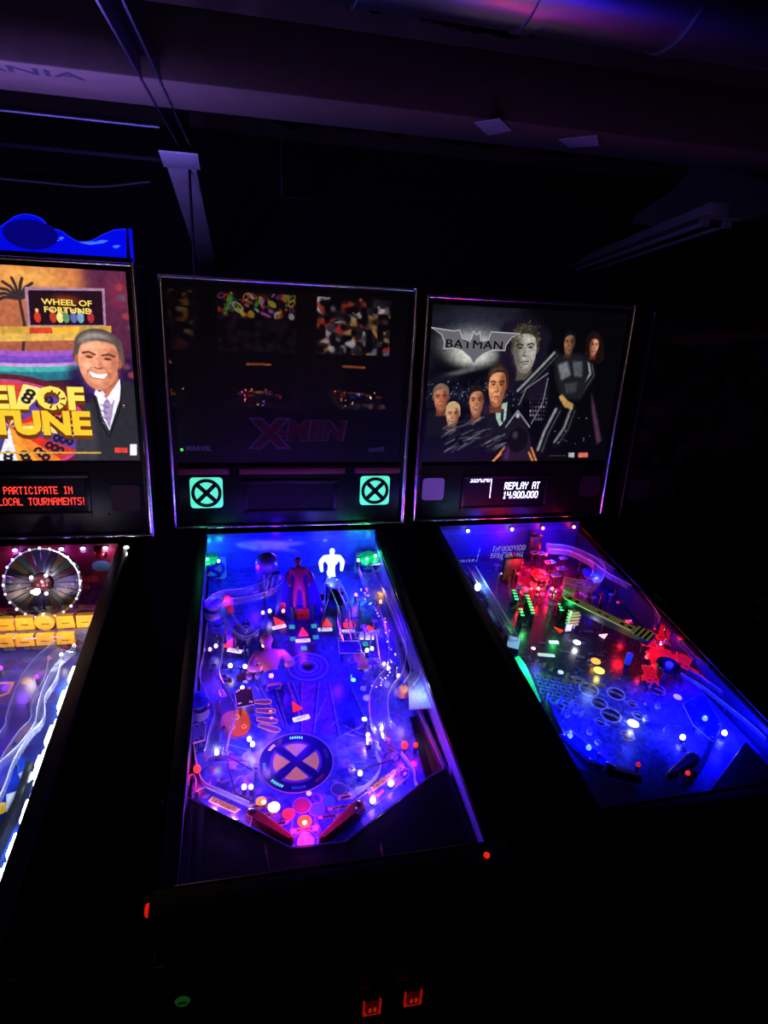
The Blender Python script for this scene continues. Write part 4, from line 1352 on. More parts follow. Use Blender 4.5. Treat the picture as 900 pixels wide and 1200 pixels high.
# cut-out topper glowing blue on the game show machine
def build_topper():
    pts = [(-0.5162, 0.6737), (-0.5042, 0.7231), (-0.2885, 0.7499), (-0.1570, 0.7283), (-0.0492, 0.7445), (0.0263, 0.7715), (0.0579, 0.7919), (0.0818, 0.8081), (0.1079, 0.8137), (0.1364, 0.8066), (0.1526, 0.7875), (0.1780, 0.7819), (0.1955, 0.7700), (0.2172, 0.7601), (0.2481, 0.7640), (0.2804, 0.7813), (0.3045, 0.7924), (0.3319, 0.7962), (0.3262, 0.7248)]
    outline = [p for p in smooth_path(pts[2:-2], 4)]
    outline = [pts[0], pts[1]] + outline + [pts[-2], pts[-1]]
    z0 = HLEN + .004
    outline = [(max(-.345, x), max(z, z0)) for x, z in outline]
    t = bpy.data.objects.new('topper', None)
    COL.objects.link(t)
    t.location = (-0.7727, -0.0972, 0.0246)
    t.rotation_euler = (0, 0, -0.0162)
    base = Matrix.Translation((0, YH, ZB)) @ Matrix.Rotation(-LEAN, 4, 'X')
    ob('cut_out', MB().plate(outline, .06, .068), mat('blue_acrylic', (10, 24, 190), .2, emit=0.75, emcol=(2, 10, 255), vary=.5, scale=14), t, base)
    ob('edge_strip', MB().tube([(x, .064, z) for x, z in outline[1:-1]], .0022, 6), glow((20, 40, 255), .9), t, base)
    dm = (0.1112, 0.7810)
    n = 24
    ob('dome_disc', MB().plate([(dm[0] + .062 * math.cos(2 * math.pi * k / n), dm[1] - .012 + .034 * math.sin(2 * math.pi * k / n)) for k in range(n)], .054, .06), mat('violet_blue_acrylic', (24, 20, 120), .2, emit=.35, emcol=(14, 6, 190), vary=.3, scale=20), t, base)
    for x, z, w in ((52, 291, .012), (96, 292, .03), (108, 290, .014), (125, 295, .01), (60, 288, .006)):
        p = (GSX(x, z)[0], GSX(x, z)[1])
        ob('sparkle_mark', MB().plate([(p[0] - w, p[1]), (p[0] - w * .2, p[1] - .004), (p[0] + w, p[1] + .003), (p[0] + w * .1, p[1] + .004)], .0555, .0605), glow((70, 130, 255), .8), t, base)  # bright sparkles of the topper laid in as glowing slivers
    p = GSX(142, 285)
    ob('end_post', MB().box(p[0] - .004, p[0] + .002, .05, .07, HLEN + .003, HLEN + .085, .001), glow((10, 16, 255), .55), t, base)
    ob('topper_base', MB().box(-.345, .345, .04, .09, HLEN + .001, HLEN + .016, .003), BLACK_PLASTIC, t, base)
    tag(t, 'wavy blue glowing topper standing on the game show machine', 'topper')
    for x in (-.25, 0, .25):
        l = bpy.data.lights.new('topper_light', 'POINT')
        l.energy = 15.0
        l.color = (.26, .18, 1.0)
        l.shadow_soft_size = .03
        o = bpy.data.objects.new('topper_light', l)
        COL.objects.link(o)
        o.parent = t
        o.matrix_local = base @ Matrix.Translation((x, .15, HLEN + .06))


build_topper()


# ------------------------------------------------------------------ centre machine: unlit backglass, blue playfield
def art_dark_heroes():
    """nearly black unlit print: loose brown and purple figure shapes, no lamp behind it"""
    c = Canvas(-0.338, 0.338, 0.2, 0.69, 300, (10, 7, 9))
    g = np.random.default_rng(11)
    for k in range(70):
        p = (g.uniform(-.33, .33), g.uniform(.22, .69))
        c.ell(p, g.uniform(.01, .06), g.uniform(.01, .05), [(34, 18, 18), (22, 16, 30), (40, 28, 16), (16, 12, 14)][k % 4], .6, g.uniform(0, 3), .9)
    # plain bulky torso shapes
    for pts, col in (([(-0.2775, 0.1941), (-0.2763, 0.4297), (-0.2336, 0.5131), (-0.1519, 0.5274), (-0.1060, 0.4577), (-0.1103, 0.1932)], (30, 20, 20)), ([(0.0035, 0.3612), (0.0154, 0.4850), (0.0150, 0.5683), (0.0438, 0.5929), (0.0999, 0.5951), (0.1378, 0.5610), (0.1449, 0.4885), (0.1374, 0.3886)], (64, 48, 20)),
                     ([(-0.1407, 0.5043), (-0.1499, 0.6079), (-0.1210, 0.6654), (-0.0794, 0.6719), (-0.0518, 0.6189), (-0.0574, 0.5068)], (30, 24, 36)), ([(0.2234, 0.3121), (0.2043, 0.4654), (0.2525, 0.5408), (0.3055, 0.5179), (0.3214, 0.2862)], (26, 22, 40))):
        c.poly(pts, col, .8, .006, True)
    for pts in ([(0.0199, 0.5449), (0.0637, 0.5583), (0.1082, 0.5552)], [(0.0300, 0.5095), (0.0695, 0.5010), (0.1091, 0.5119)], [(0.0150, 0.5566), (-0.0091, 0.4843), (0.0157, 0.4362)], [(-0.2460, 0.4894), (-0.1940, 0.5213), (-0.1405, 0.5161)], [(0.0712, 0.3875), (0.1001, 0.4628), (0.1323, 0.3885)]):
        c.line(pts, .004, (96, 74, 40), .7)
    for k in range(16):
        p = (0.1127, 0.5720)
        c.line([(p[0] + .004 * k - .06, p[1] + .02 + .006 * (k % 5)), (p[0] + .006 * k + .0, p[1] + .09)], .002, (40, 40, 64), .6)
    c.poly([(-0.1100, 0.2116), (-0.1084, 0.3095), (-0.0340, 0.2973), (0.1439, 0.3374), (0.1419, 0.2188)], (70, 62, 66), .35, .006)
    c.grain(.5, 60, 4)
    return c


def art_blue_field():
    c = Canvas(-0.2575, 0.2575, 0.05, 1.15, 240, (70, 80, 235))
    c.poly([(-0.3383, 0.7463), (0.3729, 0.6707), (0.5725, 1.3446), (-0.3995, 1.4004)], (60, 60, 200), .9, .02)
    # light rays round the emblem
    ctr = (-0.0491, 0.3419)
    for k in range(28):
        a = 2 * math.pi * k / 28
        c.poly([(ctr[0] + .09 * math.cos(a - .05), ctr[1] + .09 * math.sin(a - .05)), (ctr[0] + .3 * math.cos(a), ctr[1] + .3 * math.sin(a)), (ctr[0] + .09 * math.cos(a + .05), ctr[1] + .09 * math.sin(a + .05))],
               (150, 130, 255) if k % 2 else (40, 50, 200), .55, .003)
    c.ell((-0.1103, 0.3568), .06, .07, (236, 216, 255), .75, soft=.9)
    c.ell((0.0492, 0.3588), .05, .06, (190, 170, 255), .6, soft=.9)
    # purple beams towards the disc
    for pts, col in (([(-0.0204, 0.5817), (0.0209, 0.5769), (-0.0078, 0.4147), (-0.0351, 0.4034)], (150, 60, 220)), ([(0.0251, 0.5764), (0.0458, 0.5740), (0.0478, 0.4026), (0.0104, 0.4074)], (120, 60, 220)), ([(-0.0895, 0.6019), (-0.0348, 0.5834), (-0.0310, 0.4534), (-0.0658, 0.4474)], (30, 30, 150)), ([(-0.0553, 0.5858), (-0.0430, 0.5843), (-0.0233, 0.4524), (-0.0386, 0.4544)], (170, 80, 210)),
                     ([(0.0541, 0.5731), (0.0973, 0.5498), (0.1173, 0.4243), (0.0557, 0.4321)], (40, 50, 230)), ([(0.1023, 0.4526), (0.1782, 0.3418), (0.1120, 0.2935), (0.0526, 0.3823)], (120, 90, 240))):
        c.poly(pts, col, .9, .004)
    # orange hand-shaped patch with fanned fingers
    c.poly([(-0.2126, 0.4609), (-0.2008, 0.5035), (-0.1610, 0.5121), (-0.1477, 0.4943), (-0.1406, 0.4569), (-0.1519, 0.4283), (-0.1809, 0.4222)], (255, 120, 40), .95, .004)
    c.poly([(-0.2072, 0.4653), (-0.1931, 0.4946), (-0.1741, 0.4817), (-0.1774, 0.4315)], (255, 60, 60), .8, .006)
    c.ell((-0.1741, 0.4713), .012, .012, (255, 210, 90), ring=.16)
    # dark outer lanes, purple inlane patches
    c.poly([(-0.2689, 0.2740), (-0.2679, 0.4480), (-0.2535, 0.4462), (-0.2530, 0.2718)], (60, 40, 190), .9)
    c.poly([(0.2208, 0.4379), (0.2568, 0.4334), (0.2663, 0.0872), (0.2029, 0.0967)], (20, 16, 30))
    c.poly([(-0.2175, 0.3490), (-0.1748, 0.3432), (-0.1333, 0.2647), (-0.1499, 0.2475), (-0.2070, 0.2850)], (100, 70, 220), .8, .004)
    c.ell((-0.1802, 0.3594), .02, .026, (190, 60, 170), .7, soft=.7)
    c.ell((0.0950, 0.3528), .014, .02, (170, 60, 190), .7, soft=.7)
    # mottled comic scribble in the lower field
    g = np.random.default_rng(3)
    for k in range(90):
        u, v = g.uniform(-.24, .2), g.uniform(.17, .4)
        if math.hypot(u - ctr[0], v - ctr[1]) < .1:
            continue
        c.ell((u, v), g.uniform(.004, .013), g.uniform(.004, .013), [(210, 120, 220), (40, 30, 150), (110, 90, 255), (220, 160, 255)][k % 4], .55, g.uniform(0, 3), .0, ring=.25 if k % 3 == 0 else None)
    # slim name flags
    for pts in ([(-0.1482, 0.2512), (-0.1059, 0.2491), (-0.1112, 0.2382), (-0.1483, 0.2416)], [(-0.1469, 0.2281), (-0.0922, 0.2279), (-0.1007, 0.2178), (-0.1438, 0.2184)], [(-0.1140, 0.2049), (-0.0675, 0.2074), (-0.0778, 0.1979), (-0.1096, 0.1970)], [(-0.0721, 0.1862), (-0.0175, 0.1873), (-0.0218, 0.1771), (-0.0712, 0.1771)], [(-0.0187, 0.2060), (0.0245, 0.2074), (0.0235, 0.2000), (-0.0161, 0.2000)], [(0.0014, 0.2222), (0.0577, 0.2260), (0.0462, 0.2178), (0.0039, 0.2161)], [(0.0245, 0.2446), (0.0615, 0.2495), (0.0562, 0.2381), (0.0268, 0.2363)]):
        c.poly(pts, (255, 190, 205))
        a, b = np.array(pts[0]) * .5 + np.array(pts[3]) * .5, np.array(pts[1]) * .5 + np.array(pts[2]) * .5
        for k in range(6):
            q = a + (b - a) * (.25 + .1 * k)
            c.ell(tuple(q), .0022, .003, (30, 20, 40))
    # recessed lanes across the upper field, their darkness painted in navy
    for pts in ([(-0.0819, 0.7842), (-0.0824, 0.8868), (-0.0334, 0.8990), (-0.0232, 0.7708)], [(-0.0429, 0.6805), (-0.0181, 0.8399), (0.0388, 0.8344), (0.0311, 0.6724)], [(0.0409, 0.7642), (0.0643, 0.8900), (0.1125, 0.8770), (0.0907, 0.7517)], [(0.0911, 0.6866), (0.1261, 0.8672), (0.1755, 0.8626), (0.1493, 0.6804)], [(0.1493, 0.6804), (0.1687, 0.8218), (0.2140, 0.8256), (0.2004, 0.6819)], [(-0.2178, 0.6929), (-0.2208, 0.7910), (-0.1541, 0.7916), (-0.1460, 0.6850)], [(-0.1468, 0.5964), (-0.1586, 0.7809), (-0.0854, 0.8112), (-0.0602, 0.6824)], [(-0.2709, 0.6107), (-0.2745, 0.8886), (-0.2382, 0.9015), (-0.2351, 0.6066)]):
        c.poly(pts, (16, 12, 70), .85, .006)
    for pts in ([(-0.0803, 0.4596), (-0.0907, 0.5719), (-0.0573, 0.5860), (-0.0310, 0.4534)], [(0.0519, 0.4326), (0.0883, 0.4652), (0.1146, 0.4092), (0.0898, 0.3775)], [(-0.2231, 0.4983), (-0.2031, 0.6029), (-0.1468, 0.5964), (-0.1513, 0.5219)]):
        c.poly(pts, (20, 20, 110), .7, .008)
    for k in range(130):
        x, y = g.uniform(230, 460), g.uniform(690, 800)
        p = on_field(1, x, y)
        c.ell(p, g.uniform(.003, .012), g.uniform(.002, .008), [(20, 16, 80), (180, 150, 255), (40, 30, 160), (150, 40, 140)][k % 4], .4, g.uniform(0, 3), .4)
    # ink outlines and comic strokes
    for pts in ([(-0.0204, 0.5817), (-0.0351, 0.4034)], [(0.0209, 0.5769), (-0.0078, 0.4147)], [(0.0458, 0.5740), (0.0478, 0.4026)], [(-0.0553, 0.5858), (-0.0310, 0.4534)], [(-0.0430, 0.5843), (-0.0195, 0.4520)], [(0.0973, 0.5498), (0.1173, 0.4243)], [(-0.0895, 0.6019), (-0.0658, 0.4474)], [(-0.1266, 0.5940), (-0.0803, 0.4596)], [(0.0595, 0.4316), (0.1756, 0.3303)]):
        c.line(pts, .0028, (22, 10, 90), .9, .001)
        c.line([(p[0] + .004, p[1]) for p in pts], .0014, (235, 190, 255), .8, .001)
    for k in range(150):
        side_ = k % 3
        x, y = (g.uniform(228, 300), g.uniform(790, 940)) if side_ == 0 else ((g.uniform(405, 470), g.uniform(770, 930)) if side_ == 1 else (g.uniform(300, 420), g.uniform(915, 985)))
        p = on_field(1, x, y)
        a, l = g.uniform(0, 6.3), g.uniform(.008, .026)
        b = g.uniform(-.9, .9)
        q1 = (p[0] + l * .5 * math.cos(a), p[1] + l * .5 * math.sin(a))
        q2 = (q1[0] + l * .5 * math.cos(a + b), q1[1] + l * .5 * math.sin(a + b))
        if math.hypot(p[0] - ctr[0], p[1] - ctr[1]) < .115:
            continue
        c.line([p, q1, q2], g.uniform(.0012, .003), [(16, 8, 70), (230, 180, 255), (30, 10, 110), (200, 40, 150)][k % 4], .85, .0008)
    for k in range(40):
        a = 2 * math.pi * k / 40 + .03
        r0, r1 = g.uniform(.1, .125), g.uniform(.14, .2)
        c.line([(ctr[0] + r0 * math.cos(a), ctr[1] + r0 * math.sin(a)), (ctr[0] + r1 * math.cos(a), ctr[1] + r1 * math.sin(a))], .0016, [(30, 16, 140), (240, 220, 255)][k % 2], .7, .001)
    c.grain(.2, 60, 6)
    return c


def build_blue_machine():
    m = Machine('pinball machine with an unlit dark backglass and glowing blue playfield', (0, 0), 0, 0)
    build_cabinet(m, buttons=(215, 24, 16), slots=True, blade=mat('violet_side_art', (120, 110, 190), 0.28, vary=.35, scale=14))
    start_button(m, *(-0.2600, 0.7505))
    # unlit glass: print just behind it
    hd, tl, sp, dp = build_head(m, art_dark_heroes().sheet('translite', True, 0.004), print_mat('unlit_print', 0.0, 0.3), display=(-0.136, 0.124, 0.052, 0.136), speakers='emblem', red_band=True, glass_gain=1.6)
    RED = mat('dark_red_letters', (86, 14, 24), .4)
    PALE = mat('dull_grey_letters', (92, 86, 100), .4)
    m.text('X', .105, *(-0.0691, 0.2842), RED, y=0.0030, sub=tl, bold=.05, width=1.1)
    m.text('X', .112, *(-0.0691, 0.2842), PALE, y=0.0034, sub=tl, bold=.085, width=1.1)
    m.text('-MEN', .076, *(0.0520, 0.2952), RED, y=0.0030, sub=tl, bold=.04, shear=.15, width=1.1)
    m.text('-MEN', .078, *(0.0520, 0.2952), PALE, y=0.0034, sub=tl, bold=.07, shear=.15, width=1.1)
    m.text('MARVEL', .02, *(-0.2729, 0.2428), mat('dim_violet_letters', (90, 80, 130), .4, emit=.12, emcol=(90, 80, 160)), y=0.0030, sub=tl, bold=.03)
    p = (-0.3207, 0.2403)
    m.part('status_light', MB().ball((p[0], -.001, p[1]), .0045, 10, 1, .5, 1), glow((70, 220, 90), 1.2), 'HD')
    p = (0.2560, 0.2403)
    m.part('maker_mark', MB().plate(rounded([(p[0] - .025, p[1] - .009), (p[0] + .026, p[1] - .006), (p[0] + .026, p[1] + .01), (p[0] + .004, p[1] + .006), (p[0] - .024, p[1] + .004)], .005), .0028, .0036), PALE, sub=tl)
    p = PX(570, 1004, .075)  # small glowing red stud set on the right rail
    q = m.part('red_rail_button', MB().lathe([(.0055, 0), (.0055, .004), (.003, .007)], 14), glow((235, 40, 24), .9), 'PF', (*p, .076))
    m.part('button_collar', MB().lathe([(.0075, -.004), (.0075, .001), (.006, .002)], 14), BLACK_PLASTIC, sub=q)
    build_glass(m)
    build_board(m, art_blue_field())

    # ---- back panel: blue sky with a pale cloud streak
    bc = Canvas(-0.262, 0.262, 0.0, 0.128, 160, (60, 80, 245))
    bc.poly([(-0.1764, 0.0895), (-0.1144, 0.1023), (-0.0360, 0.0965), (0.0440, 0.0875), (-0.0227, 0.0745), (0.0177, 0.0574), (-0.0624, 0.0668), (-0.1149, 0.0658)], (215, 235, 255), .95, .002, True)
    bc.poly([(-0.3158, -0.0978), (-0.3086, 0.0280), (-0.2150, 0.0082), (-0.1168, -0.0769)], (70, 50, 190), .8, .01)
    bc.poly([(0.1629, -0.1268), (0.2092, 0.0688), (0.2799, 0.0662), (0.2950, -0.1348)], (50, 30, 140), .8, .01)
    bc.ell((-0.0096, 0.1017), .006, .002, (250, 250, 255))
    bc.ell((0.1005, 0.0948), .007, .004, (250, 250, 255))
    bc.grain(.12, 30, 2)
    bk = m.part('back_panel_print', bc.sheet('back_panel_print', True, 1.118), print_mat('playfield_print'), 'PF', smooth=0)
    m.part('panel_board', MB().box(-.262, .262, 1.119, 1.126, -.01, .13), BLACK_PLASTIC, sub=bk)

    # ---- emblem: ring, crossed bars and four lit wedges
    E0 = (-0.0491, 0.3419)
    r = ((0.0290, 0.3314)[0] - (-0.1263, 0.3522)[0]) / 2
    em = m.part('field_emblem', MB().lathe([(r, .0003), (r, .0008), (r * .98, .0010)], 48, (*E0, 0)), mat('indigo_disc', (26, 22, 120), .3), 'PF')
    n = 48
    m.part('emblem_rim', MB().tube([(E0[0] + r * math.cos(2 * math.pi * k / n), E0[1] + r * math.sin(2 * math.pi * k / n), .001) for k in range(n)], .0011, 5, True), mat('violet_rim', (200, 150, 255), .3), sub=em)
    m.part('emblem_inner', MB().lathe([(r * .7, .0009), (r * .7, .0013)], 40, (*E0, 0)), mat('violet_disc', (110, 60, 220), .3), sub=em)
    for k in range(4):
        a = math.pi / 2 * k - .06
        pts = [(r * .16, 0)] + [(r * .62 * math.cos(t), r * .62 * math.sin(t)) for t in np.linspace(-.53, .53, 9)]
        pts = [(E0[0] + x * math.cos(a) - y * math.sin(a), E0[1] + x * math.sin(a) + y * math.cos(a)) for x, y in pts]
        m.part('wedge_insert', MB().prism(pts, .0012, .0022, .0005), glow((205, 140, 100), .36), sub=em)
    for k in range(2):
        a = math.pi / 4 + math.pi / 2 * k - .06
        pts = [(-r * .7, -r * .1), (r * .7, -r * .1), (r * .7, r * .1), (-r * .7, r * .1)]
        pts = [(E0[0] + x * math.cos(a) - y * math.sin(a), E0[1] + x * math.sin(a) + y * math.cos(a)) for x, y in pts]
        m.part('cross_bar', MB().prism(pts, .0012, .0025 + .0001 * k), mat('indigo_disc', (26, 22, 120), .3), sub=em)
    g = np.random.default_rng(5)
    for a0, col, k_, nn in ((1.53, (120, 255, 225), 1.3, 6), (2.45, (255, 190, 210), .8, 4), (3.25, (120, 130, 255), .5, 4), (4.05, (100, 235, 190), 1.1, 6), (4.75, (60, 70, 255), .4, 6), (5.5, (120, 30, 90), .3, 5), (.25, (60, 60, 140), .3, 5)):
        for j in range(nn):
            a = a0 + (j - nn / 2) * .075
            q = r * .85
            m.part('ring_mark', MB().box(-.0013, .0013, -.003, .003, 0, .0006), glow(col, k_), sub=em, at=(E0[0] + q * math.cos(a), E0[1] + q * math.sin(a), .001), rz=a + math.pi / 2 + g.uniform(-.2, .2))

    # ---- inserts round the drain
    for x, y, rr, col, k in ((358, 987, .0155, (255, 70, 235), .75), (321, 946, .0115, (255, 250, 255), 3.0), (306, 939, .0105, (255, 150, 70), .9), (338, 954, .0125, (245, 50, 90), .6), (357, 963, .0135, (255, 90, 40), 1.1),
                            (371, 949, .0125, (80, 70, 255), .35), (354, 944, .0150, (150, 40, 110), .25), (385, 939, .0120, (60, 60, 255), .5), (362, 930, .0055, (220, 210, 255), .7), (397, 925, .0135, (50, 40, 160), .25), (426, 807, .0085, (150, 120, 255), .4), (430, 818, .0095, (190, 160, 255), .5), (427, 843, .006, (250, 250, 255), 2.5)):
        insert(m, PX(x, y), rr, col, k)
    for x, y in ((357, 965), (309, 941), (321, 946)):
        bulb_u = PX(x, y)
        m.part('insert_flare', MB().lathe([(.0045, .0022), (.0045, .0028), (.002, .0032)], 12), glow((255, 225, 170), 3.0), 'PF', (*bulb_u, 0))
    n = 30
    for x, y, r_ in ((358, 987, .023), (371, 949, .0145), (397, 925, .0155), (354, 944, .0175)):
        c_ = PX(x, y)
        m.part('insert_ring', MB().tube([(c_[0] + r_ * math.cos(2 * math.pi * k / n), c_[1] + r_ * math.sin(2 * math.pi * k / n), .0006) for k in range(n)], .0007, 4, True), mat('violet_rim', (200, 150, 255), .3), 'PF')
    pm_ = m.part('palm_insert', MB().prism(smooth_path([(-0.2006, 0.4955), (-0.1610, 0.5094), (-0.1477, 0.4917), (-0.1424, 0.4571), (-0.1537, 0.4334), (-0.1774, 0.4315), (-0.1961, 0.4588)], 4, True), .0002, .0014, .0004), glow((235, 84, 36), .42), 'PF')
    for x, y, r_ in ((276, 841, .008), (272, 853, .006), (286, 852, .005)):
        c_ = PX(x, y)
        m.part('palm_ring', MB().tube([(c_[0] + r_ * math.cos(2 * math.pi * k / 18), c_[1] + r_ * math.sin(2 * math.pi * k / 18), .0015) for k in range(18)], .0009, 4, True), glow((255, 190, 90), .6), sub=pm_)
    # four fanned finger inserts
    for a, b in (((298, 823), (318, 823)), ((300, 833), (323, 834)), ((301, 843), (325, 846)), ((303, 850), (328, 857))):
        A, Bp = Vector(PX(*a)), Vector(PX(*b))
        d = Bp - A
        f = m.part('finger_insert', MB().prism(rounded([(0, -.005), (d.length * .7, -.008), (d.length, -.005), (d.length, .005), (d.length * .7, .008), (0, .005)], .004), .0002, .0016, .0005), glow((120, 60, 150), .22), 'PF', (A.x, A.y, 0), math.atan2(d.y, d.x))
        m.part('finger_edge', MB().tube([(x, y, .0016) for x, y in rounded([(0, -.005), (d.length * .7, -.008), (d.length, -.005), (d.length, .005), (d.length * .7, .008), (0, .005)], .004)], .0009, 4, True), glow((240, 150, 90), .6), sub=f)
    insert(m, PX(317, 834), .004, (255, 120, 80), 2.0)
    insert(m, PX(318, 842), .004, (255, 160, 200), 1.8)

    # ---- arrow inserts with white plates
    arrows = ((346, 828, 353, 842, -.35), (325, 728, 327, 735, -.45), (355, 741, 355, 751, 0), (383, 730, 381, 738, .05), (409, 731, 408, 740, .05), (432, 739, 430, 748, .12), (269, 754, 275, 763, .35))
    for x, y, x2, y2, rz in arrows:
        insert(m, PX(x, y), .0155 if y > 800 else .019, (255, 44, 34), 0.9, 'shield' if x in (409, 432) else 'arrow', -rz)
        insert(m, PX(x2, y2), .0195, (235, 225, 245), 1.1, 'bar', -rz if rz > 0 else rz * -.6, stretch=.35)
        for s in (-1, 1):
            u, v = PX(x2, y2)
            m.part('plate_line', MB().box(-.013, .013, -.0006, .0006, .002, .0024), mat('dark_line', (30, 24, 60), .4), 'PF', (u, v + s * .0022, 0), -rz)
    for x, y, s in ((342, 735, 1.2), (368, 734, 1.2), (356, 760, 1.2), (370, 747, .8), (343, 749, .8), (428, 755, .9)):
        insert(m, PX(x, y), .0075, (40, 190, 130), .55 * s, 'bar', stretch=1.1)
    insert(m, PX(414, 797), .006, (120, 255, 240), 2.0)

    # ---- spinning disc with rings
    dc = PX(361, 782)
    dk = m.part('spinner_disc', MB().lathe([(.056, .0004), (.056, .0016), (.05, .0022)], 40), mat('blue_disc', (80, 70, 235), .2), 'PF', (*dc, 0))
    for q, col in ((.05, (190, 150, 255)), (.034, (150, 90, 240)), (.022, (190, 150, 255))):
        m.part('disc_ring', MB().tube([(q * math.cos(2 * math.pi * k / 36), q * math.sin(2 * math.pi * k / 36), .0022) for k in range(36)], .0012, 5, True), mat('ring_%d_%d_%d' % col, col, .3), sub=dk)
    m.part('disc_hub', MB().lathe([(.013, .002), (.013, .004), (.008, .0055)], 20), mat('dark_hub', (20, 14, 50), .3), sub=dk)

    # ---- flippers, slings, inlanes
    flipper(m, (-0.1405, 0.2155), (-0.0760, 0.1546))
    flipper(m, (0.0600, 0.2039), (-0.0145, 0.1472))
    SL = mat('violet_sling_plastic', (140, 110, 255), .25)
    left = [(-0.2520, 0.2748), (-0.2303, 0.2836), (-0.1371, 0.2204), (-0.1470, 0.1821), (-0.1715, 0.1927), (-0.2503, 0.2477)]
    right = [(0.0434, 0.1853), (0.0505, 0.2090), (0.1622, 0.2801), (0.1784, 0.2713), (0.1703, 0.2531), (0.0692, 0.1816)]
    plastic(m, left, .022, material=CLEAR)
    plastic(m, right, .022, material=CLEAR)
    TAN = mat('tan_name_plate', (255, 190, 150), .35, emit=1.0, emcol=(255, 140, 110))  # self-glow stands in for light on the name plates
    INK = mat('red_brown_ink', (120, 34, 40), .4)
    for q, tilt in (([(-0.2221, 0.2492), (-0.2147, 0.2577), (-0.1622, 0.2219), (-0.1730, 0.2161)], 1), ([(0.0890, 0.2371), (0.1458, 0.2735), (0.1469, 0.2626), (0.0922, 0.2266)], 2)):
        pl = m.part('name_plate', MB().prism(q, .0255, .0268, .0003), TAN, 'PF')
        a = (np.array(q[0]) + np.array(q[3 if tilt == 2 else 1])) / 2
        b = (np.array(q[1 if tilt == 2 else 3]) + np.array(q[2])) / 2
        an = math.atan2(*(b - a)[::-1])
        for j in range(11):
            p = a + (b - a) * (.1 + .08 * j)
            m.part('plate_letter', MB().box(-.0024, .0024, -.0042, -.0028, 0, .0005).box(-.0024, -.0012, -.0028, .004, 0, .0005).box(.0010, .0024, -.0028, .004, 0, .0005) if j % 3 else MB().box(-.0024, .0024, .0028, .0042, 0, .0005).box(-.0008, .0008, -.004, .0028, 0, .0005), INK, sub=pl, at=(p[0], p[1], .0268), rz=an)
    for q in ([(0.1520, 0.2770), (0.1582, 0.2806), (0.1588, 0.2674), (0.1526, 0.2640)], [(0.1622, 0.2822), (0.1685, 0.2858), (0.1696, 0.2747), (0.1633, 0.2711)], [(0.0816, 0.2341), (0.0877, 0.2394), (0.0889, 0.2271), (0.0828, 0.2219)], [(-0.2291, 0.2636), (-0.2196, 0.2622), (-0.2256, 0.2554), (-0.2335, 0.2584)]):
        m.part('white_stripe', MB().prism(q, .0255, .0266), mat('white_ink', (235, 225, 240), .4), 'PF')
    for x, y in ((251, 952), (273, 963), (437, 938), (458, 918)):
        b = bulb(m, PX(x, y, .012), .012, (255, 235, 255), 9.0, .16, .006, (150, 70, 255))
    for x, y in ((259, 957), (446, 929)):
        u, v = PX(x, y, .012)
        m.part('pink_lens', MB().box(-.009, .009, -.003, .003, .009, .013, .001), glow((255, 80, 200), .9), 'PF', (u, v, 0), -.5 if x < 300 else .7)
    # metal inlane wires and guides
    guide(m, smooth_path([(-0.2627, 0.4232), (-0.2475, 0.3423), (-0.2323, 0.3047), (-0.1955, 0.2794), (-0.1467, 0.2471)], 5), .014, .0011, RIM)
    guide(m, smooth_path([(0.1205, 0.3376), (0.1248, 0.3028), (0.1015, 0.2669), (0.0680, 0.2466), (0.0525, 0.2366)], 5), .014, .0011, RIM)
    guide(m, smooth_path([(0.1756, 0.3303), (0.1905, 0.2828), (0.1873, 0.2551), (0.1916, 0.2294)], 5), .012, .0011, RIM)
    guide(m, smooth_path([(-0.2614, 0.3026), (-0.2629, 0.3233), (-0.2550, 0.3285), (-0.2492, 0.3152), (-0.2486, 0.2790)], 5), .012, .0009, RIM)
    for pts in ([(0.1072, 0.4156), (0.1221, 0.4112), (0.1182, 0.3594), (0.1045, 0.3564)], [(0.1399, 0.4219), (0.1529, 0.4177), (0.1555, 0.3643), (0.1409, 0.3589)]):
        lane = m.part('inlane_plate', MB().prism(pts, .012, .014, .0004), mat('bright_steel_plate', (230, 228, 235), .18, 1.0), 'PF')
        a = (Vector(pts[2]) + Vector(pts[3])) / 2
        m.part('plate_foot', MB().lathe([(.004, 0), (.004, .012)], 8, (a.x, a.y, 0)), STEEL, sub=lane)
        m.part('plate_cap', MB().ball((a.x, a.y, .017), .005, 10), RUBBER_WHITE, sub=lane)
    for x, y, w in ((431, 862, .05), (447, 855, .05)):
        bulb(m, PX(x, y, .016), .018, (255, 250, 255), 6.0, w, .004)
    for x, y in ((231, 902), (474, 874), (487, 874)):
        bulb(m, PX(x, y, .02), .022, (255, 40, 40), 2.2, .10, .0075 if x != 487 else .005, (255, 40, 40))

    # ---- left ramp: clear channel, S-bend
    P = [(-0.2218, 0.7472), (-0.2263, 0.6397), (-0.2308, 0.5584), (-0.2099, 0.4975), (-0.1941, 0.4486), (-0.2035, 0.4006), (-0.2120, 0.3468)]
    ramp(m, [(u, v, .052 - .004 * i) for i, (u, v) in enumerate(P)], .022, .022, legs=3)
    P = [(-0.2378, 0.8312), (-0.2076, 0.8684), (-0.1433, 0.8791), (-0.0762, 0.9159), (-0.0431, 0.9905)]
    ramp(m, [(u, v, .052) for u, v in P], .022, .022)
    P = [(-0.1233, 0.7165), (-0.1554, 0.6988), (-0.2058, 0.7980), (-0.2335, 0.8395)]
    ramp(m, [(u, v, .058) for u, v in P][:3], .012, .015)
    # right ramp: down the side and round into the return lane
    P = [(0.2056, 0.9691), (0.2110, 0.8850), (0.2270, 0.7897), (0.2317, 0.6885), (0.2245, 0.6049), (0.1999, 0.5336), (0.1662, 0.4925), (0.1461, 0.4523), (0.1380, 0.3921), (0.1487, 0.3606)]
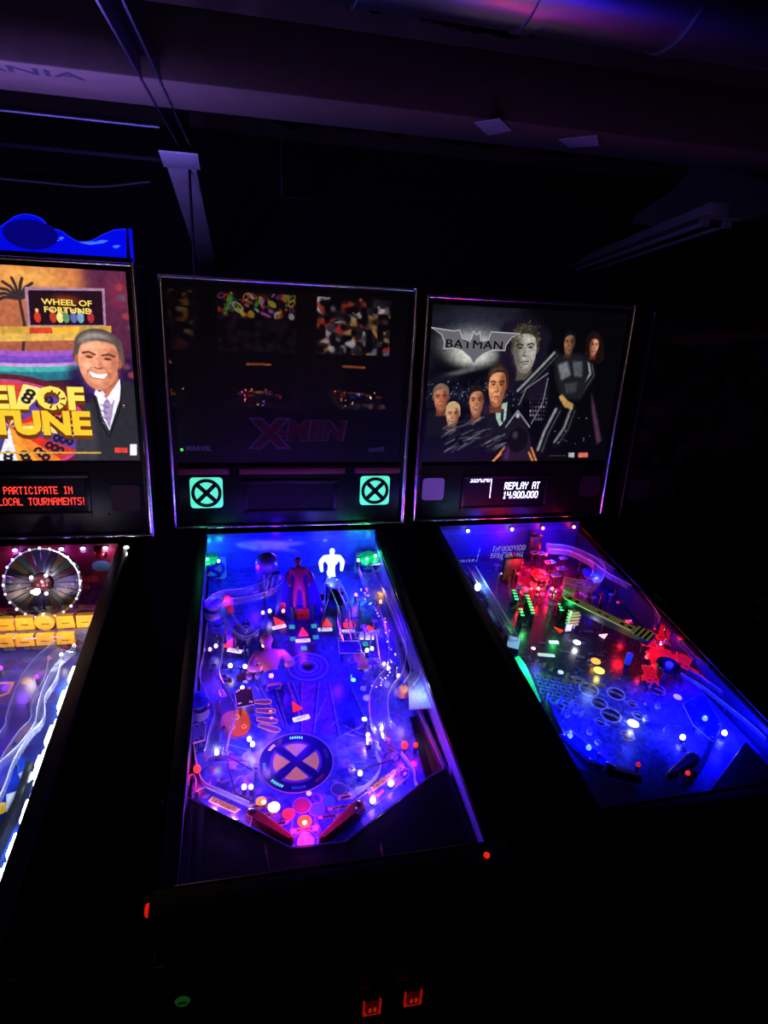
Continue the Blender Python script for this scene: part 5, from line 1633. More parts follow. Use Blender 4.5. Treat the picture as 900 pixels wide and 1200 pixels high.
    ramp(m, [(u, v, .062 - .004 * i) for i, (u, v) in enumerate(P)], .021, .022, legs=3)
    P = [(0.2529, 0.9192), (0.2605, 0.6926), (0.2555, 0.5409), (0.2246, 0.4844)]
    ramp(m, [(u, v, .04) for u, v in P], .012, .018)
    wireform(m, [(u, v, .055) for u, v in [(0.1035, 0.9018), (0.1131, 0.7952), (0.1067, 0.7187), (0.1066, 0.6577)]], .018)
    # centre-right dark ramp mouth and its lit end
    plastic(m, [(0.0878, 0.7059), (0.1417, 0.7003), (0.1401, 0.6375), (0.0837, 0.6436)], .03, material=mat('dark_violet_plate', (60, 50, 150), .2))
    plastic(m, [(0.0919, 0.7208), (0.1462, 0.7153), (0.1380, 0.6800), (0.0892, 0.6850)], .036, material=CLEAR)
    guide(m, [(0.0518, 0.7783), (0.1005, 0.9393), (0.1348, 0.9272), (0.0990, 0.7434)], .03, .0012, DARK_STEEL)
    guide(m, [(0.1521, 0.7379), (0.1985, 0.7444), (0.1820, 0.5897)], .02, .0012, RIM)

    # ---- side furniture: corner lamps in green, rubber posts, frosted guide
    for q, x in (([(-0.2795, 1.1256), (-0.2445, 1.1389), (-0.2279, 1.1013), (-0.2363, 1.0519), (-0.2654, 1.0444)], 0), ([(0.1961, 1.0710), (0.2409, 1.1056), (0.2689, 1.0765), (0.2588, 1.0248), (0.2072, 1.0084)], 1)):
        plastic(m, q, .06, material=mat('green_corner_plastic', (40, 130, 100), .25), rim=False, posts=False)
    for x, y, col in ((243, 655, (110, 255, 200)), (256, 657, (150, 255, 220)), (420, 656, (170, 240, 255)), (430, 655, (120, 235, 230)), (440, 651, (190, 245, 255))):
        bulb(m, PX(x, y, .07), .068, col, 3.5, .08, .0048, (40, 255, 140))
    tw = PX(440, 660, .055)
    m.part('lit_shelf', MB().box(tw[0] - .02, tw[0] + .024, tw[1] - .004, tw[1] + .004, .05, .055, .001), glow((215, 225, 255), 1.4), 'PF')
    for x, y, h, r_ in ((445, 703, .06, .011), (472, 812, .045, .012)):
        u, v = PX(x, y, h * .6)
        pr = m.part('rubber_stopper', MB().lathe([(r_, .02), (r_, h - .004), (r_ * .8, h)], 16), mat('tan_rubber', (236, 176, 120), .5), 'PF', (u, v, 0))
        m.part('stopper_rod', MB().lathe([(.004, 0), (.004, .02)], 8), STEEL, sub=pr)
    fr = plastic(m, [(0.2368, 0.5373), (0.2701, 0.5491), (0.2764, 0.4168), (0.2124, 0.4193)], .04, material=mat('frosted_plate', (170, 190, 235), .5, bump=.8, scale=160, vary=.4), posts=False)
    # shooter lane: dark wood channel with a steel edge
    guide(m, smooth_path([(0.2463, 0.7207), (0.2404, 0.5361), (0.2471, 0.3821), (0.2554, 0.2740)], 4), .02, .003, mat('lane_wood', (120, 100, 150), .4, vary=.4), 'lane_wall')
    guide(m, smooth_path([(0.2315, 0.4475), (0.2381, 0.4091), (0.2482, 0.2750), (0.2622, 0.1505)], 4), .008, .0014, STEEL, 'lane_rail')
    m.part('shooter_lane', MB().prism([(0.2341, 0.4417), (0.2637, 0.4435), (0.2692, 0.0954), (0.2266, 0.0931)], .0004, .0016), WOOD_DARK, 'PF')
    m.part('plunger_ball', MB().ball((.238, .155, .0135), .0132, 20), CHROME, 'PF')

    # ---- apron with cards
    OUT = [(-0.2842, 0.2622), (-0.2574, 0.2565), (-0.1472, 0.1788), (-0.0763, 0.1277), (0.0217, 0.1248), (0.0862, 0.1646), (0.2070, 0.2396), (0.2553, 0.2609), (0.2632, 0.1869), (0.2628, 0.1030)]
    apron = [OUT[0]] + OUT[1:] + [(.215, .052), (-.2575, .052)]
    apron = [(min(.2575, max(-.2575, u)), v) for u, v in apron]
    ap = m.part('apron', MB().prism(apron, .002, .03, .0015), mat('black_apron', (16, 14, 22), .3, vary=.4), 'PF')
    m.part('apron_edge', MB().tube([(u, v, .031) for u, v in OUT[1:8]], .0012, 6), mat('violet_apron_edge', (90, 70, 160), .25), sub=ap)
    for q, col in (([(-0.0779, 0.1063), (0.0660, 0.0978), (0.0519, 0.0227), (-0.0970, 0.0287)], (30, 12, 24)), ([(-0.2603, 0.1676), (-0.1204, 0.1470), (-0.1099, 0.0448), (-0.2570, 0.0401)], (16, 14, 26)), ([(0.0837, 0.1169), (0.2125, 0.1425), (0.2060, 0.0414), (0.0824, 0.0357)], (18, 16, 34))):
        cd = m.part('apron_card', MB().prism(rounded(q, .01), .030, .0312, .0004), mat('card_%d_%d_%d' % col, col, .3, vary=.6, scale=18), sub=ap)
    q = [(-0.0653, 0.0794), (-0.0331, 0.0807), (-0.0179, 0.0600), (0.0143, 0.0798), (0.0367, 0.0701), (0.0270, 0.0471), (-0.0112, 0.0441), (-0.0321, 0.0622), (-0.0588, 0.0544)]
    m.part('card_print', MB().prism(q, .0312, .0316), mat('dark_red_print', (70, 14, 26), .4), sub=ap)

    # ---- figures and props
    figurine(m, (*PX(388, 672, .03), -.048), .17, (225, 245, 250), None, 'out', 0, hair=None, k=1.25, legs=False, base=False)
    st = m.part('figurine_stand', MB().lathe([(.02, 0), (.02, .004), (.005, .006), (.005, .04)], 14), BLACK_PLASTIC, 'PF', (*PX(388, 672, .03), 0))
    m.lamp(*PX(388, 682, .03), .09, (120, 170, 255), .2)
    figurine(m, (*PX(352, 722, .0), .0), .165, (190, 60, 90), None, 'side', 0, cape=(70, 60, 210), hair=(150, 40, 90), rx=-.75, flare=1.35)
    figurine(m, (*PX(329, 846, .0), -.04), .245, (225, 150, 150), (50, 50, 220), 'forward', .12, hair=(230, 160, 120), legs=False, rx=-1.05, base=False)
    m.lamp(*PX(318, 800, .06), .1, (255, 110, 190), .1)  # pink fill light added to brighten the torso figure
    m.lamp(*PX(356, 720, .06), .085, (255, 60, 110), .12)  # fill light added to lift the caped figure
    # clear domed helmet prop
    hc = PX(313, 690, .0)
    hm = m.part('domed_prop', MB().lathe([(.026, 0), (.03, .03), (.034, .055), (.036, .075), (.033, .092), (.024, .104), (.012, .11), (.002, .112)], 20, cap=False), mat('violet_dome', (110, 80, 190), .12, vary=.35, scale=30, coat=.8), 'PF', (*hc, .01))
    md = hm.modifiers.new('thick', 'SOLIDIFY')
    md.thickness = .002
    m.part('dome_visor', MB().box(.004, .037, -.033, -.026, .06, .068, .002), mat('dark_visor', (22, 16, 60), .2), sub=hm)
    m.part('dome_stripe', MB().box(-.012, -.006, -.037, -.031, .01, .06, .001), RIM, sub=hm)
    # slanted white rods leaning by the dome
    for x, y in ((312, 692), (318, 688), (325, 684)):
        u, v = PX(x, y, .05)
        m.part('tilted_rod', MB().tube([(u - .006, v - .012, .03), (u + .007, v + .014, .075)], .0022, 6), RIM, 'PF')
    # red mask-shaped bobble on the left, blue bumper behind it
    rd = PX(267, 706, .05)
    bob = m.part('red_prop', MB().ball((0, 0, .05), .016, 14, 1, .8, 1.5).ball((.006, -.004, .026), .011, 12, 1, .9, 1.2), mat('red_prop_plastic', (225, 40, 50), .25, emit=.12, emcol=(255, 40, 50)), 'PF', (*rd, 0))
    m.part('prop_stem', MB().lathe([(.004, 0), (.004, .03)], 8), STEEL, sub=bob)
    bumper(m, PX(249, 712, .03), (50, 50, 255), r=.026)
    bumper(m, PX(233, 830, .02), (40, 50, 250), r=.024)
    # mechanism in the bottom right of centre: tan bracket
    q = PX(424, 778, .02)
    br = m.part('tan_bracket', MB().prism(rounded([(-.016, -.02), (.016, -.022), (.018, .0), (.01, .02), (.016, .036), (-.014, .04), (-.018, .018), (-.008, .0)], .006), .02, .028, .002), mat('tan_plastic', (240, 160, 120), .4), 'PF', (*q, 0))
    m.part('bracket_leg', MB().box(-.006, .006, -.006, .006, 0, .02), STEEL, sub=br)
    # centre back structure under the caped figure
    q = PX(355, 722, .01)
    gate = m.part('red_gate', MB().box(-.018, .018, -.004, .004, .0, .035, .003), mat('red_gate_plastic', (190, 30, 40), .3), 'PF', (*q, 0))
    for s in (-1, 1):
        m.part('gate_post', MB().lathe([(.006, 0), (.006, .04), (.003, .044)], 10, (s * .028, 0, 0)), mat('dark_green_plastic', (30, 90, 80), .3), sub=gate)
    # small white kicker bits under the ramps
    for x, y, col, w in ((253, 757, (255, 230, 250), .06), (246, 761, (255, 190, 250), 0), (270, 780, (255, 235, 240), .08), (287, 781, (255, 250, 250), .05), (309, 756, (255, 240, 250), .06), (284, 806, (255, 190, 170), .10), (254, 882, (250, 250, 255), .06), (292, 866, (240, 250, 255), .04), (296, 872, (255, 255, 255), .05), (422, 906, (255, 230, 250), .10), (316, 716, (255, 220, 255), .05), (332, 716, (255, 120, 130), .06), (308, 718, (255, 200, 230), 0), (430, 762, (255, 255, 255), .08), (436, 760, (255, 240, 255), .0), (455, 783, (255, 230, 255), .05), (450, 778, (240, 190, 255), .0), (467, 792, (255, 190, 255), .03), (417, 697, (255, 90, 160), .05), (286, 922, (255, 250, 255), .03), (294, 922, (255, 240, 255), 0)):
        bulb(m, PX(x, y, .02), .02, col, 6.0 if w else 2.5, w * .45, .0048)
    for x, y in ((430, 700), (440, 714), (452, 730), (404, 660), (300, 745), (292, 796), (302, 795), (264, 885), (300, 905), (412, 905), (462, 890), (345, 716), (378, 716)):
        post(m, PX(x, y, .01), .03, .006, (200, 170, 255))
    rubber_band(m, [PX(x, y, .018) for x, y in ((300, 905), (264, 885), (276, 930), (297, 940))], .018, .0018, (50, 40, 90))
    rubber_band(m, [PX(x, y, .018) for x, y in ((412, 905), (462, 890), (450, 908), (418, 935))], .018, .0018, (50, 40, 90))
    for x, y, rz, col in ((283, 800, .5, (60, 20, 60)), (292, 798, .2, (60, 20, 60)), (260, 868, 1.2, (80, 70, 220)), (448, 880, -1, (120, 80, 230)), (330, 716, -.3, (190, 60, 90)), (375, 706, .2, (190, 60, 90))):
        target(m, PX(x, y), rz, col)
    plastic(m, [(-0.1757, 0.5372), (-0.1369, 0.5440), (-0.1321, 0.4879), (-0.1696, 0.4818)], .03, material=mat('dark_maroon_plate', (60, 16, 50), .25))
    plastic(m, [(-0.2617, 0.4373), (-0.2338, 0.4437), (-0.2348, 0.3910), (-0.2583, 0.3849)], .035, material=mat('frosted_plate', (170, 190, 235), .5))
    plastic(m, [(0.0927, 0.9748), (0.1258, 0.9533), (0.1269, 0.8896), (0.0771, 0.9296)], .05, material=mat('blue_plate', (90, 110, 240), .3))

    # ---- glints laid in as small glowing beads along the right ramp and panels
    g = np.random.default_rng(9)
    path = smooth_path([(0.1712, 0.8884), (0.2032, 0.7919), (0.2113, 0.6905), (0.2094, 0.5965), (0.1762, 0.5210), (0.1436, 0.4807)], 7)
    for k, (u, v) in enumerate(path):
        m.part('glint_bead', MB().ball((u + g.uniform(-.01, .01), v + g.uniform(-.006, .006), .06), .0022, 6), glow((235, 190, 255), .9 if k % 3 else 2.0), 'PF')

    # ---- loose clutter of small plastics and screws along both sides
    for k in range(44):
        if k % 2:
            x, y = g.uniform(232, 300), g.uniform(690, 800)
        else:
            x, y = g.uniform(408, 462), g.uniform(690, 800)
        h = g.uniform(.012, .045)
        u, v = PX(x, y, h)
        if abs(u) > .235:
            continue
        s_ = g.uniform(.006, .014)
        q = rounded([(u - s_, v - s_ * .5), (u + s_, v - s_ * .7), (u + s_ * .8, v + s_ * .6), (u - s_ * .7, v + s_ * .7)], .003, 2)
        pc = [CLEAR, mat('navy_plate', (26, 22, 110), .2), mat('violet_plate', (150, 110, 250), .25), mat('dark_maroon_plate', (60, 16, 50), .25)][k % 4]
        o = m.part('small_plastic', MB().prism(q, h, h + .002, .0005), pc, 'PF')
        m.part('plastic_screw', MB().lathe([(.0022, 0), (.0022, h + .003), (.001, h + .0045)], 8, (u, v, 0)), CHROME, sub=o)

    # ---- lamps of the field: deep blue with violet at the sides
    for u, v, h, col, w in ((-.06, .62, .075, (64, 10, 255), .55), (.08, .62, .075, (64, 10, 255), .6), (.0, .84, .085, (64, 10, 255), .5), (-.12, .98, .09, (64, 10, 255), .6), (.08, 1.0, .1, (64, 10, 255), .6), (.17, .95, .08, (80, 30, 255), .5),
                            (-.2, .85, .07, (110, 40, 255), .5), (-.2, .55, .07, (120, 40, 255), .5), (.2, .7, .07, (100, 30, 255), .6), (.12, .42, .075, (64, 10, 255), .55), (-.15, .36, .07, (110, 40, 255), .45), (-.03, .2, .065, (70, 30, 255), .25), (.16, .27, .06, (64, 10, 255), .35), (-.03, .45, .08, (64, 10, 255), .5), (-.05, 1.06, .1, (64, 10, 255), .5)):
        m.lamp(u, v, h, col, w * FIELD * .62, .012)
    m.lamp(*PX(357, 960), .045, (255, 50, 120), .26)
    m.lamp(*PX(494, 808, .06), .072, (150, 180, 255), .12)  # fill light added to brighten the frosted plate
    for q in ((446, 708, .03), (474, 820, .03)):
        m.lamp(*PX(*q), .075, (255, 190, 130), .06)  # warm fill lights added beside the tan stoppers
    m.lamp(*PX(310, 888), .05, (190, 120, 255), .1)
    return m



blue_machine = build_blue_machine()


# ------------------------------------------------------------------ night city machine
def art_night_city():
    c = Canvas(-0.338, 0.338, 0.2, 0.69, 460, (5, 5, 8))
    H2 = lambda x, y: plan2(x, y)
    # moonlit clouds
    c.ell(H2(560, 380), .26, .12, (44, 48, 62), .9, soft=.95)
    c.ell(H2(553, 403), .17, .085, (200, 204, 196), .95, soft=.95)
    c.ell(H2(552, 415), .11, .05, (236, 238, 220), .8, soft=.9)
    for x, y, w, h, k in ((520, 440, .09, .03, 1), (590, 365, .1, .02, 1), (515, 372, .06, .03, 1), (540, 432, .08, .014, 2), (500, 420, .05, .05, 1), (575, 438, .06, .02, 1)):
        c.ell(H2(x, y), w, h, (30, 32, 46) if k == 1 else (150, 152, 160), .55, .2, soft=.9)
    # skyline with lit windows
    g = np.random.default_rng(21)
    for k in range(34):
        x = 495 + k * 3.4
        t = 452 - g.uniform(0, 14)
        c.poly([H2(x, 475), H2(x, t), H2(x + 3, t), H2(x + 3, 475)], (14, 15, 24))
        for j in range(5):
            c.ell(H2(x + g.uniform(0, 3), t + g.uniform(2, 22)), .0016, .0022, (150, 170, 200), g.uniform(.2, .9))
    for k in range(10):
        x = 618 + k * 3.2
        for j in range(9):
            c.poly([H2(x, 450 + j * 5), H2(x, 447 + j * 5), H2(x + 2, 447 + j * 5), H2(x + 2, 450 + j * 5)], (150, 140, 170), g.uniform(.1, .9))
    # purple street glow
    c.poly([H2(*q) for q in ((585, 540), (600, 500), (612, 500), (628, 540))], (90, 40, 110), .9, .008)
    c.poly([H2(*q) for q in ((560, 480), (575, 465), (585, 500), (565, 520))], (70, 40, 80), .7, .01)
    # large pale head with tousled hair, plain
    f = H2(613, 408)
    c.poly([H2(*q) for q in ((586, 440), (582, 400), (592, 376), (640, 384), (646, 430), (635, 465), (600, 460))], (24, 18, 34), .95, .006, True)
    man_face(c, f[0], f[1], .088, .098, (176, 172, 158), (54, 50, 36), (84, 78, 70), False, None, .08, -1, .9)
    for k in range(90):
        a = g.uniform(-.1, 3.3)
        rr = g.uniform(.7, 1.1)
        p = (f[0] + .046 * rr * math.cos(a), f[1] + .034 + .046 * rr * math.sin(a))
        c.line([p, (p[0] + g.uniform(-.014, .014), p[1] + g.uniform(-.016, .012))], .0028, [(104, 98, 70), (30, 28, 20), (64, 58, 40)][k % 3], .85)

    # rider in a glossy dark suit, striding
    def limb(pts, w0, hi=.85):
        P = [H2(*q) for q in pts]
        c.line(P, w0, (12, 13, 16), 1, .003)
        c.line([(x - w0 * .2, y + w0 * .12) for x, y in P], w0 * .22, (186, 194, 196), hi, w0 * .16)
        c.line([(x + w0 * .22, y - w0 * .05) for x, y in P], w0 * .1, (96, 102, 108), hi, w0 * .1)

    c.poly([H2(*q) for q in ((640, 405), (652, 392), (672, 394), (694, 410), (700, 450), (704, 520), (680, 540), (636, 545), (618, 524), (634, 490), (642, 440))], (6, 6, 9), 1, .004, True)
    limb(((650, 412), (630, 432), (606, 456)), .034)
    limb(((690, 412), (694, 436), (676, 462)), .034)
    limb(((652, 478), (638, 505), (630, 528)), .038)
    limb(((670, 478), (662, 500), (650, 518)), .036, .7)
    c.poly([H2(*q) for q in ((648, 420), (660, 412), (684, 414), (688, 440), (680, 462), (658, 462), (650, 446))], (26, 28, 32), 1, .004, True)
    for q, col in ((((652, 424), (664, 420), (668, 436), (656, 442)), (120, 126, 130)), (((670, 420), (682, 420), (682, 438), (672, 438)), (88, 92, 98)), (((660, 446), (676, 444), (674, 456), (662, 458)), (60, 64, 70))):
        c.poly([H2(*p) for p in q], col, .9, .003)
    c.poly([H2(*q) for q in ((653, 462), (657, 458), (664, 466), (671, 470), (670, 477), (660, 474))], (196, 156, 84), .95, .001)
    p = H2(666, 400)
    man_face(c, p[0], p[1], .04, .05, (150, 100, 72), (14, 13, 16), (60, 40, 32), False, None, 0, 1, .9)
    for pts in (((640, 440), (634, 468), (620, 494)), ((606, 470), (614, 452), (640, 434))):
        c.line([H2(*q) for q in pts], .003, (190, 190, 196), .8, .002)
    for k in range(14):
        x, y = g.uniform(640, 694), g.uniform(478, 520)
        c.ell(H2(x, y), g.uniform(.002, .005), g.uniform(.002, .005), (130, 136, 140), .7, soft=.5)
    c.poly([H2(*q) for q in ((693, 455), (697, 470), (706, 515), (700, 520), (694, 480))], (96, 56, 84), .8, .003)
    # woman behind
    p = H2(697, 403)
    c.poly([H2(*q) for q in ((688, 420), (687, 395), (697, 386), (707, 394), (708, 420))], (26, 14, 12), 1, .002, True)
    man_face(c, p[0], p[1], .034, .044, (206, 140, 104), (34, 20, 16), (90, 46, 36), False, None, 0, -1, .85)
    # older men and the young man in a suit
    for x, y, w, h, skin, hair, dk in ((516, 464, .05, .058, (196, 120, 84), (120, 96, 78), (110, 56, 38)), (556, 468, .052, .066, (198, 136, 96), (28, 22, 20), (110, 62, 42))):
        q = H2(x, y)
        c.poly([H2(x - 16, y + 45), H2(x - 14, y + 16), H2(x, y + 10), H2(x + 14, y + 16), H2(x + 16, y + 45)], (16, 16, 20), 1, .002)
        man_face(c, q[0], q[1], w, h, skin, hair, dk, False, None, .05, 1, .9)
    c.poly([H2(*q) for q in ((566, 508), (568, 478), (578, 470), (592, 472), (600, 490), (602, 515))], (22, 22, 28), 1, .002)
    c.poly([H2(*q) for q in ((577, 472), (592, 468), (590, 488), (583, 498), (579, 488))], (168, 196, 172))
    c.poly([H2(*q) for q in ((584, 476), (588, 476), (587, 494), (584, 490))], (30, 44, 50))
    q = H2(580, 450)
    man_face(c, q[0], q[1], .066, .088, (226, 152, 104), (50, 34, 26), (110, 58, 36), False, (96, 72, 56), .03, 1, .85)
    q = H2(529, 484)
    man_face(c, q[0], q[1], .046, .054, (206, 150, 112), (196, 168, 120), (120, 70, 46), False)
    # crumpled grey bodywork and the motorcycle
    for k in range(70):
        x, y = g.uniform(515, 578), g.uniform(494, 530)
        c.line([H2(x, y), H2(x + g.uniform(6, 20), y - g.uniform(2, 10))], .0045, [(110, 112, 118), (50, 52, 58), (20, 20, 26), (150, 152, 156), (12, 12, 16)][k % 5], .6, .003)
    c.poly([H2(*q) for q in ((592, 545), (596, 505), (600, 488), (606, 480), (612, 488), (616, 505), (622, 545))], (30, 22, 30), .9, .003)
    c.ell(H2(604, 514), .036, .042, (10, 10, 12))
    c.ell(H2(601, 508), .016, .02, (70, 70, 76), .8, soft=.8)
    c.line([H2(590, 498), H2(604, 478), H2(618, 498)], .005, (140, 140, 150))
    for pts in (((584, 532), (574, 542)), ((588, 524), (576, 540)), ((620, 524), (626, 541)), ((617, 530), (622, 542))):
        c.line([H2(*q) for q in pts], .007, (240, 150, 60), .9, .003)
    c.ell(H2(604, 484), .01, .012, (190, 190, 200), .9, soft=.6)
    # tiny marks along the bottom
    c.poly([H2(*q) for q in ((677, 530), (689, 530), (689, 536), (677, 536))], (224, 110, 90))
    c.poly([H2(*q) for q in ((665, 530), (672, 530), (672, 536), (665, 536))], (190, 190, 190))
    for k in range(9):
        c.ell(H2(642 + k * 2.3, 534), .0018, .001, (120, 120, 120))
    c.grain(.12, 110, 8)
    return c


_p0, _px, _py, _pc = (-0.3530, 0.6801), (0.2161, 0.7057), (-0.3184, 0.2052), (0.3048, 0.1994)


def plan2(x, y):
    """plan reading of the night city translite (x, y) to the sheet"""
    s, t = (x - 500) / 200.0, (y - 360) / 180.0
    k = lambda i: _p0[i] * (1 - s) * (1 - t) + _px[i] * s * (1 - t) + _py[i] * (1 - s) * t + _pc[i] * s * t
    return (k(0), k(1))


def art_city_field():
    c = Canvas(-0.2575, 0.2575, 0.05, 1.15, 240, (26, 34, 80))
    F = PX2
    c.poly([F(*q) for q in ((510, 640), (690, 640), (760, 700), (560, 720))], (40, 36, 120), .9, .02)
    c.poly([F(*q) for q in ((600, 660), (670, 660), (690, 720), (610, 720))], (150, 20, 40), .6, .02)  # red lamp light painted into the print
    c.poly([F(*q) for q in ((600, 700), (690, 720), (760, 790), (700, 820), (620, 790))], (24, 26, 44), .9, .02)
    c.poly([F(*q) for q in ((620, 790), (760, 800), (800, 860), (720, 930), (660, 880))], (60, 84, 180), .8, .02)
    c.poly([F(*q) for q in ((760, 840), (800, 790), (900, 850), (860, 930), (800, 930))], (90, 90, 255), .95, .012)  # blue light over the lower field painted into the print
    c.poly([F(*q) for q in ((640, 860), (690, 850), (720, 900), (700, 920))], (80, 90, 255), .9, .01)  # blue outlane glow painted into the print
    # dark rock bands and pale lettering blocks
    g = np.random.default_rng(13)
    for k in range(60):
        x, y = g.uniform(600, 760), g.uniform(730, 860)
        c.ell(F(x, y), g.uniform(.006, .02), g.uniform(.003, .01), [(14, 18, 44), (90, 120, 190), (30, 44, 100), (60, 60, 40)][k % 4], .5, g.uniform(0, 3), .6)
    for j in range(4):
        for k in range(5):
            x, y = 626 + k * 9 + j * 3, 788 + j * 9 + k * 2
            c.poly([F(x, y), F(x + 7, y + 2), F(x + 8, y + 8), F(x + 1, y + 6)], (150, 170, 220), .8)
            c.poly([F(x + 1.4, y + 1.6), F(x + 6, y + 3), F(x + 6.5, y + 6.5), F(x + 2, y + 5)], (24, 34, 90), .9)
    # dark round pictures with pale rims
    for x, y, r in ((690, 808, .024), (722, 813, .022), (716, 838, .024), (741, 825, .012), (748, 838, .013), (704, 846, .013), (740, 848, .011), (702, 824, .02), (770, 808, .02), (660, 826, .016), (735, 862, .015), (678, 796, .012)):
        c.ell(F(x, y), r, r, (26, 30, 50))
        c.ell(F(x, y), r, r, (170, 190, 230), ring=.1)
        c.line([F(x - 8, y - 3), F(x + 2, y), F(x + 9, y + 4)], .006, (190, 196, 210), .8, .003)
    # hazard stripes, yellow caption bars
    for k in range(8):
        x, y = 628 + k * 9, 772 + k * 4
        c.poly([F(x, y), F(x + 4, y + 1), F(x + 1, y + 7), F(x - 3, y + 6)], (150, 140, 40), .8)
    for x, y in ((640, 790), (668, 797), (700, 800)):
        c.poly([F(x - 10, y - 3), F(x + 10, y + 2), F(x + 9, y + 6), F(x - 11, y + 1)], (120, 120, 50), .8)
    for k in range(170):
        x, y = g.uniform(620, 790), g.uniform(770, 890)
        p = F(x, y)
        a, l, b = g.uniform(0, 6.3), g.uniform(.006, .024), g.uniform(-1, 1)
        q1 = (p[0] + l * .5 * math.cos(a), p[1] + l * .5 * math.sin(a))
        q2 = (q1[0] + l * .5 * math.cos(a + b), q1[1] + l * .5 * math.sin(a + b))
        c.line([p, q1, q2], g.uniform(.001, .0028), [(8, 8, 30), (170, 200, 245), (14, 16, 60), (90, 120, 220)][k % 4], .8, .0008)
    for k in range(70):
        x, y = g.uniform(600, 740), g.uniform(715, 790)
        p = F(x, y)
        l = g.uniform(.006, .02)
        c.line([p, (p[0] + l, p[1] - l * g.uniform(-.4, .6))], g.uniform(.001, .0025), [(110, 120, 150), (6, 6, 14), (120, 116, 60)][k % 3], .7, .0008)
    c.grain(.25, 70, 9)
    return c


def build_city_machine():
    m = Machine('pinball machine with a lit night city backglass and red and blue playfield', (0.775, 0.0557), 0.0182, -0.0162)
    build_cabinet(m, buttons=None, blade=mat('indigo_side_art', (22, 22, 90), 0.3, vary=.3))
    start_button(m, *(-0.1078, 0.7414), col=(60, 150, 70), k=.25)
    hd, tl, sp, dp = build_head(m, art_night_city().sheet('translite', True, 0.004), print_mat('backlit_print_city', 1.0, .25), display=(-0.178, 0.116, 0.044, 0.142), speakers='dark', speaker_cols=((170, 176, 225), (14, 12, 20)), art_top=.69)  # left grille coloured paler to stand in for light falling on it
    # winged plate with lettering
    Q = ((505, 382), (530, 386), (537, 385), (540, 394), (549, 398), (551, 393), (553, 386), (555, 390), (558, 390), (560, 386), (561, 398), (570, 396), (573, 387), (590, 388), (607, 389), (597, 393), (590, 402), (589, 408), (575, 407), (563, 412), (556, 418), (553, 424), (549, 416), (540, 408), (530, 405), (519, 406), (520, 398), (517, 390))
    out = [plan2(*q) for q in Q]
    SILVER = mat('backlit_silver', (120, 122, 116), .4, emit=.42, emcol=(150, 152, 146), vary=.35, scale=20)
    wp = m.part('winged_plate', MB().plate(out[::-1], .0028, .0038), SILVER, sub=tl)
    ob('plate_outline', MB().tube([(x, .0026, z) for x, z in out], .0016, 5, True), mat('backlit_pale_silver', (200, 202, 196), .4, emit=.7, emcol=(205, 206, 196)), tl)
    p = plan2(554, 401)
    for dx, dz_ in ((-.0007, 0), (.0007, .0005)):
        m.text('BATMAN', .036, p[0] + dx, p[1] - .002 + dz_, mat('near_black_ink', (14, 14, 16), .4), y=.0024 - dz_ * .2, sub=tl, width=1.26, spacing=1.08)
    # score display
    DOT = glow((215, 225, 255), 3.2)
    d = MB()
    q = plan2(609, 571)
    dots(d, 'REPLAY AT', q[0], q[1] - .013, .0036, -.0022, .68, .06, True)
    q = plan2(607, 582)
    dots(d, '14,900,000', q[0], q[1] - .016, .0036, -.0022, .68, .06, True)
    q = plan2(560, 564)
    dots(d, '3,554,340', q[0], q[1] - .008, .0024, -.0022, .62, .06, True)
    a, b = plan2(573, 560), plan2(572, 588)
    d.box(a[0] - .0012, a[0] + .0012, -.0023, -.002, b[1], a[1])
    m.part('display_dots', d, DOT, sub=dp, smooth=0, kind='stuff')
    build_glass(m)
    build_board(m, art_city_field())

    # back panel
    bk = m.part('back_panel_print', MB().box(-.262, .262, 1.118, 1.124, -.01, .128), mat('indigo_back_panel', (30, 40, 200), .4, vary=.6, scale=10), 'PF')
    for x, y, col, w in ((548, 622, (200, 220, 255), .02), (602, 624, (220, 230, 255), .02), (641, 624, (255, 120, 150), .11), (681, 623, (255, 130, 110), .11)):
        u = -.262 + (x - 515) * .003
        b = m.part('back_lamp', MB().ball((u, 1.108, .112), .006, 10), glow(col, 5.0), 'PF')
        m.part('lamp_base', MB().box(u - .006, u + .006, 1.113, 1.118, .107, .117), BLACK_PLASTIC, sub=b)
        m.lamp(u, 1.095, .105, col if w < .1 else (255, 30, 50), w)

    # ---- yellow lattice crane beam across the field
    YEL = mat('crane_yellow', (206, 204, 120), .4, emit=.14, emcol=(176, 176, 84), vary=.15)  # slight self-glow stands in for light on the yellow parts
    A, Bq = Vector((*PX2(664, 700, .085), .085)), Vector((*PX2(742, 742, .075), .075))
    d_ = Bq - A
    an = math.atan2(d_.y, d_.x)
    Lc = d_.length
    crane = m.part('crane_beam', MB().box(0, Lc, -.014, -.009, 0, .004, .0006).box(0, Lc, .009, .014, 0, .004, .0006), YEL, 'PF', A[:], an)
    n = 9
    for k in range(n + 1):
        x = Lc * k / n
        m.part('crane_rung', MB().box(x - .006, x + (.016 if k in (2, 3, 6) else .004), -.01, .01, .0005, .0035), YEL, sub=crane)
    for s in (-1, 1):
        m.part('crane_rail', MB().box(0, Lc, s * .0115 - .002, s * .0115 + .002, -.02, .0), DARK_STEEL, sub=crane)
    end = m.part('striped_block', MB().box(Lc, Lc + .052, -.026, .022, -.012, .006, .002), mat('dark_stripe', (20, 20, 22), .4), sub=crane)
    for k in range(4):
        x = Lc + .003 + k * .013
        m.part('yellow_stripe', MB().prism([(x, -.026), (x + .006, -.026), (x + .006, .022), (x, .022)], .0055, .0068), YEL, sub=crane)
    cab = m.part('crane_cab', MB().box(-.02, .01, .01, .03, -.01, .016, .002), YEL, sub=crane)
    m.part('crane_post', MB().box(-.01, .01, -.008, .008, -.084, 0, .001), BLACK_PLASTIC, sub=crane)
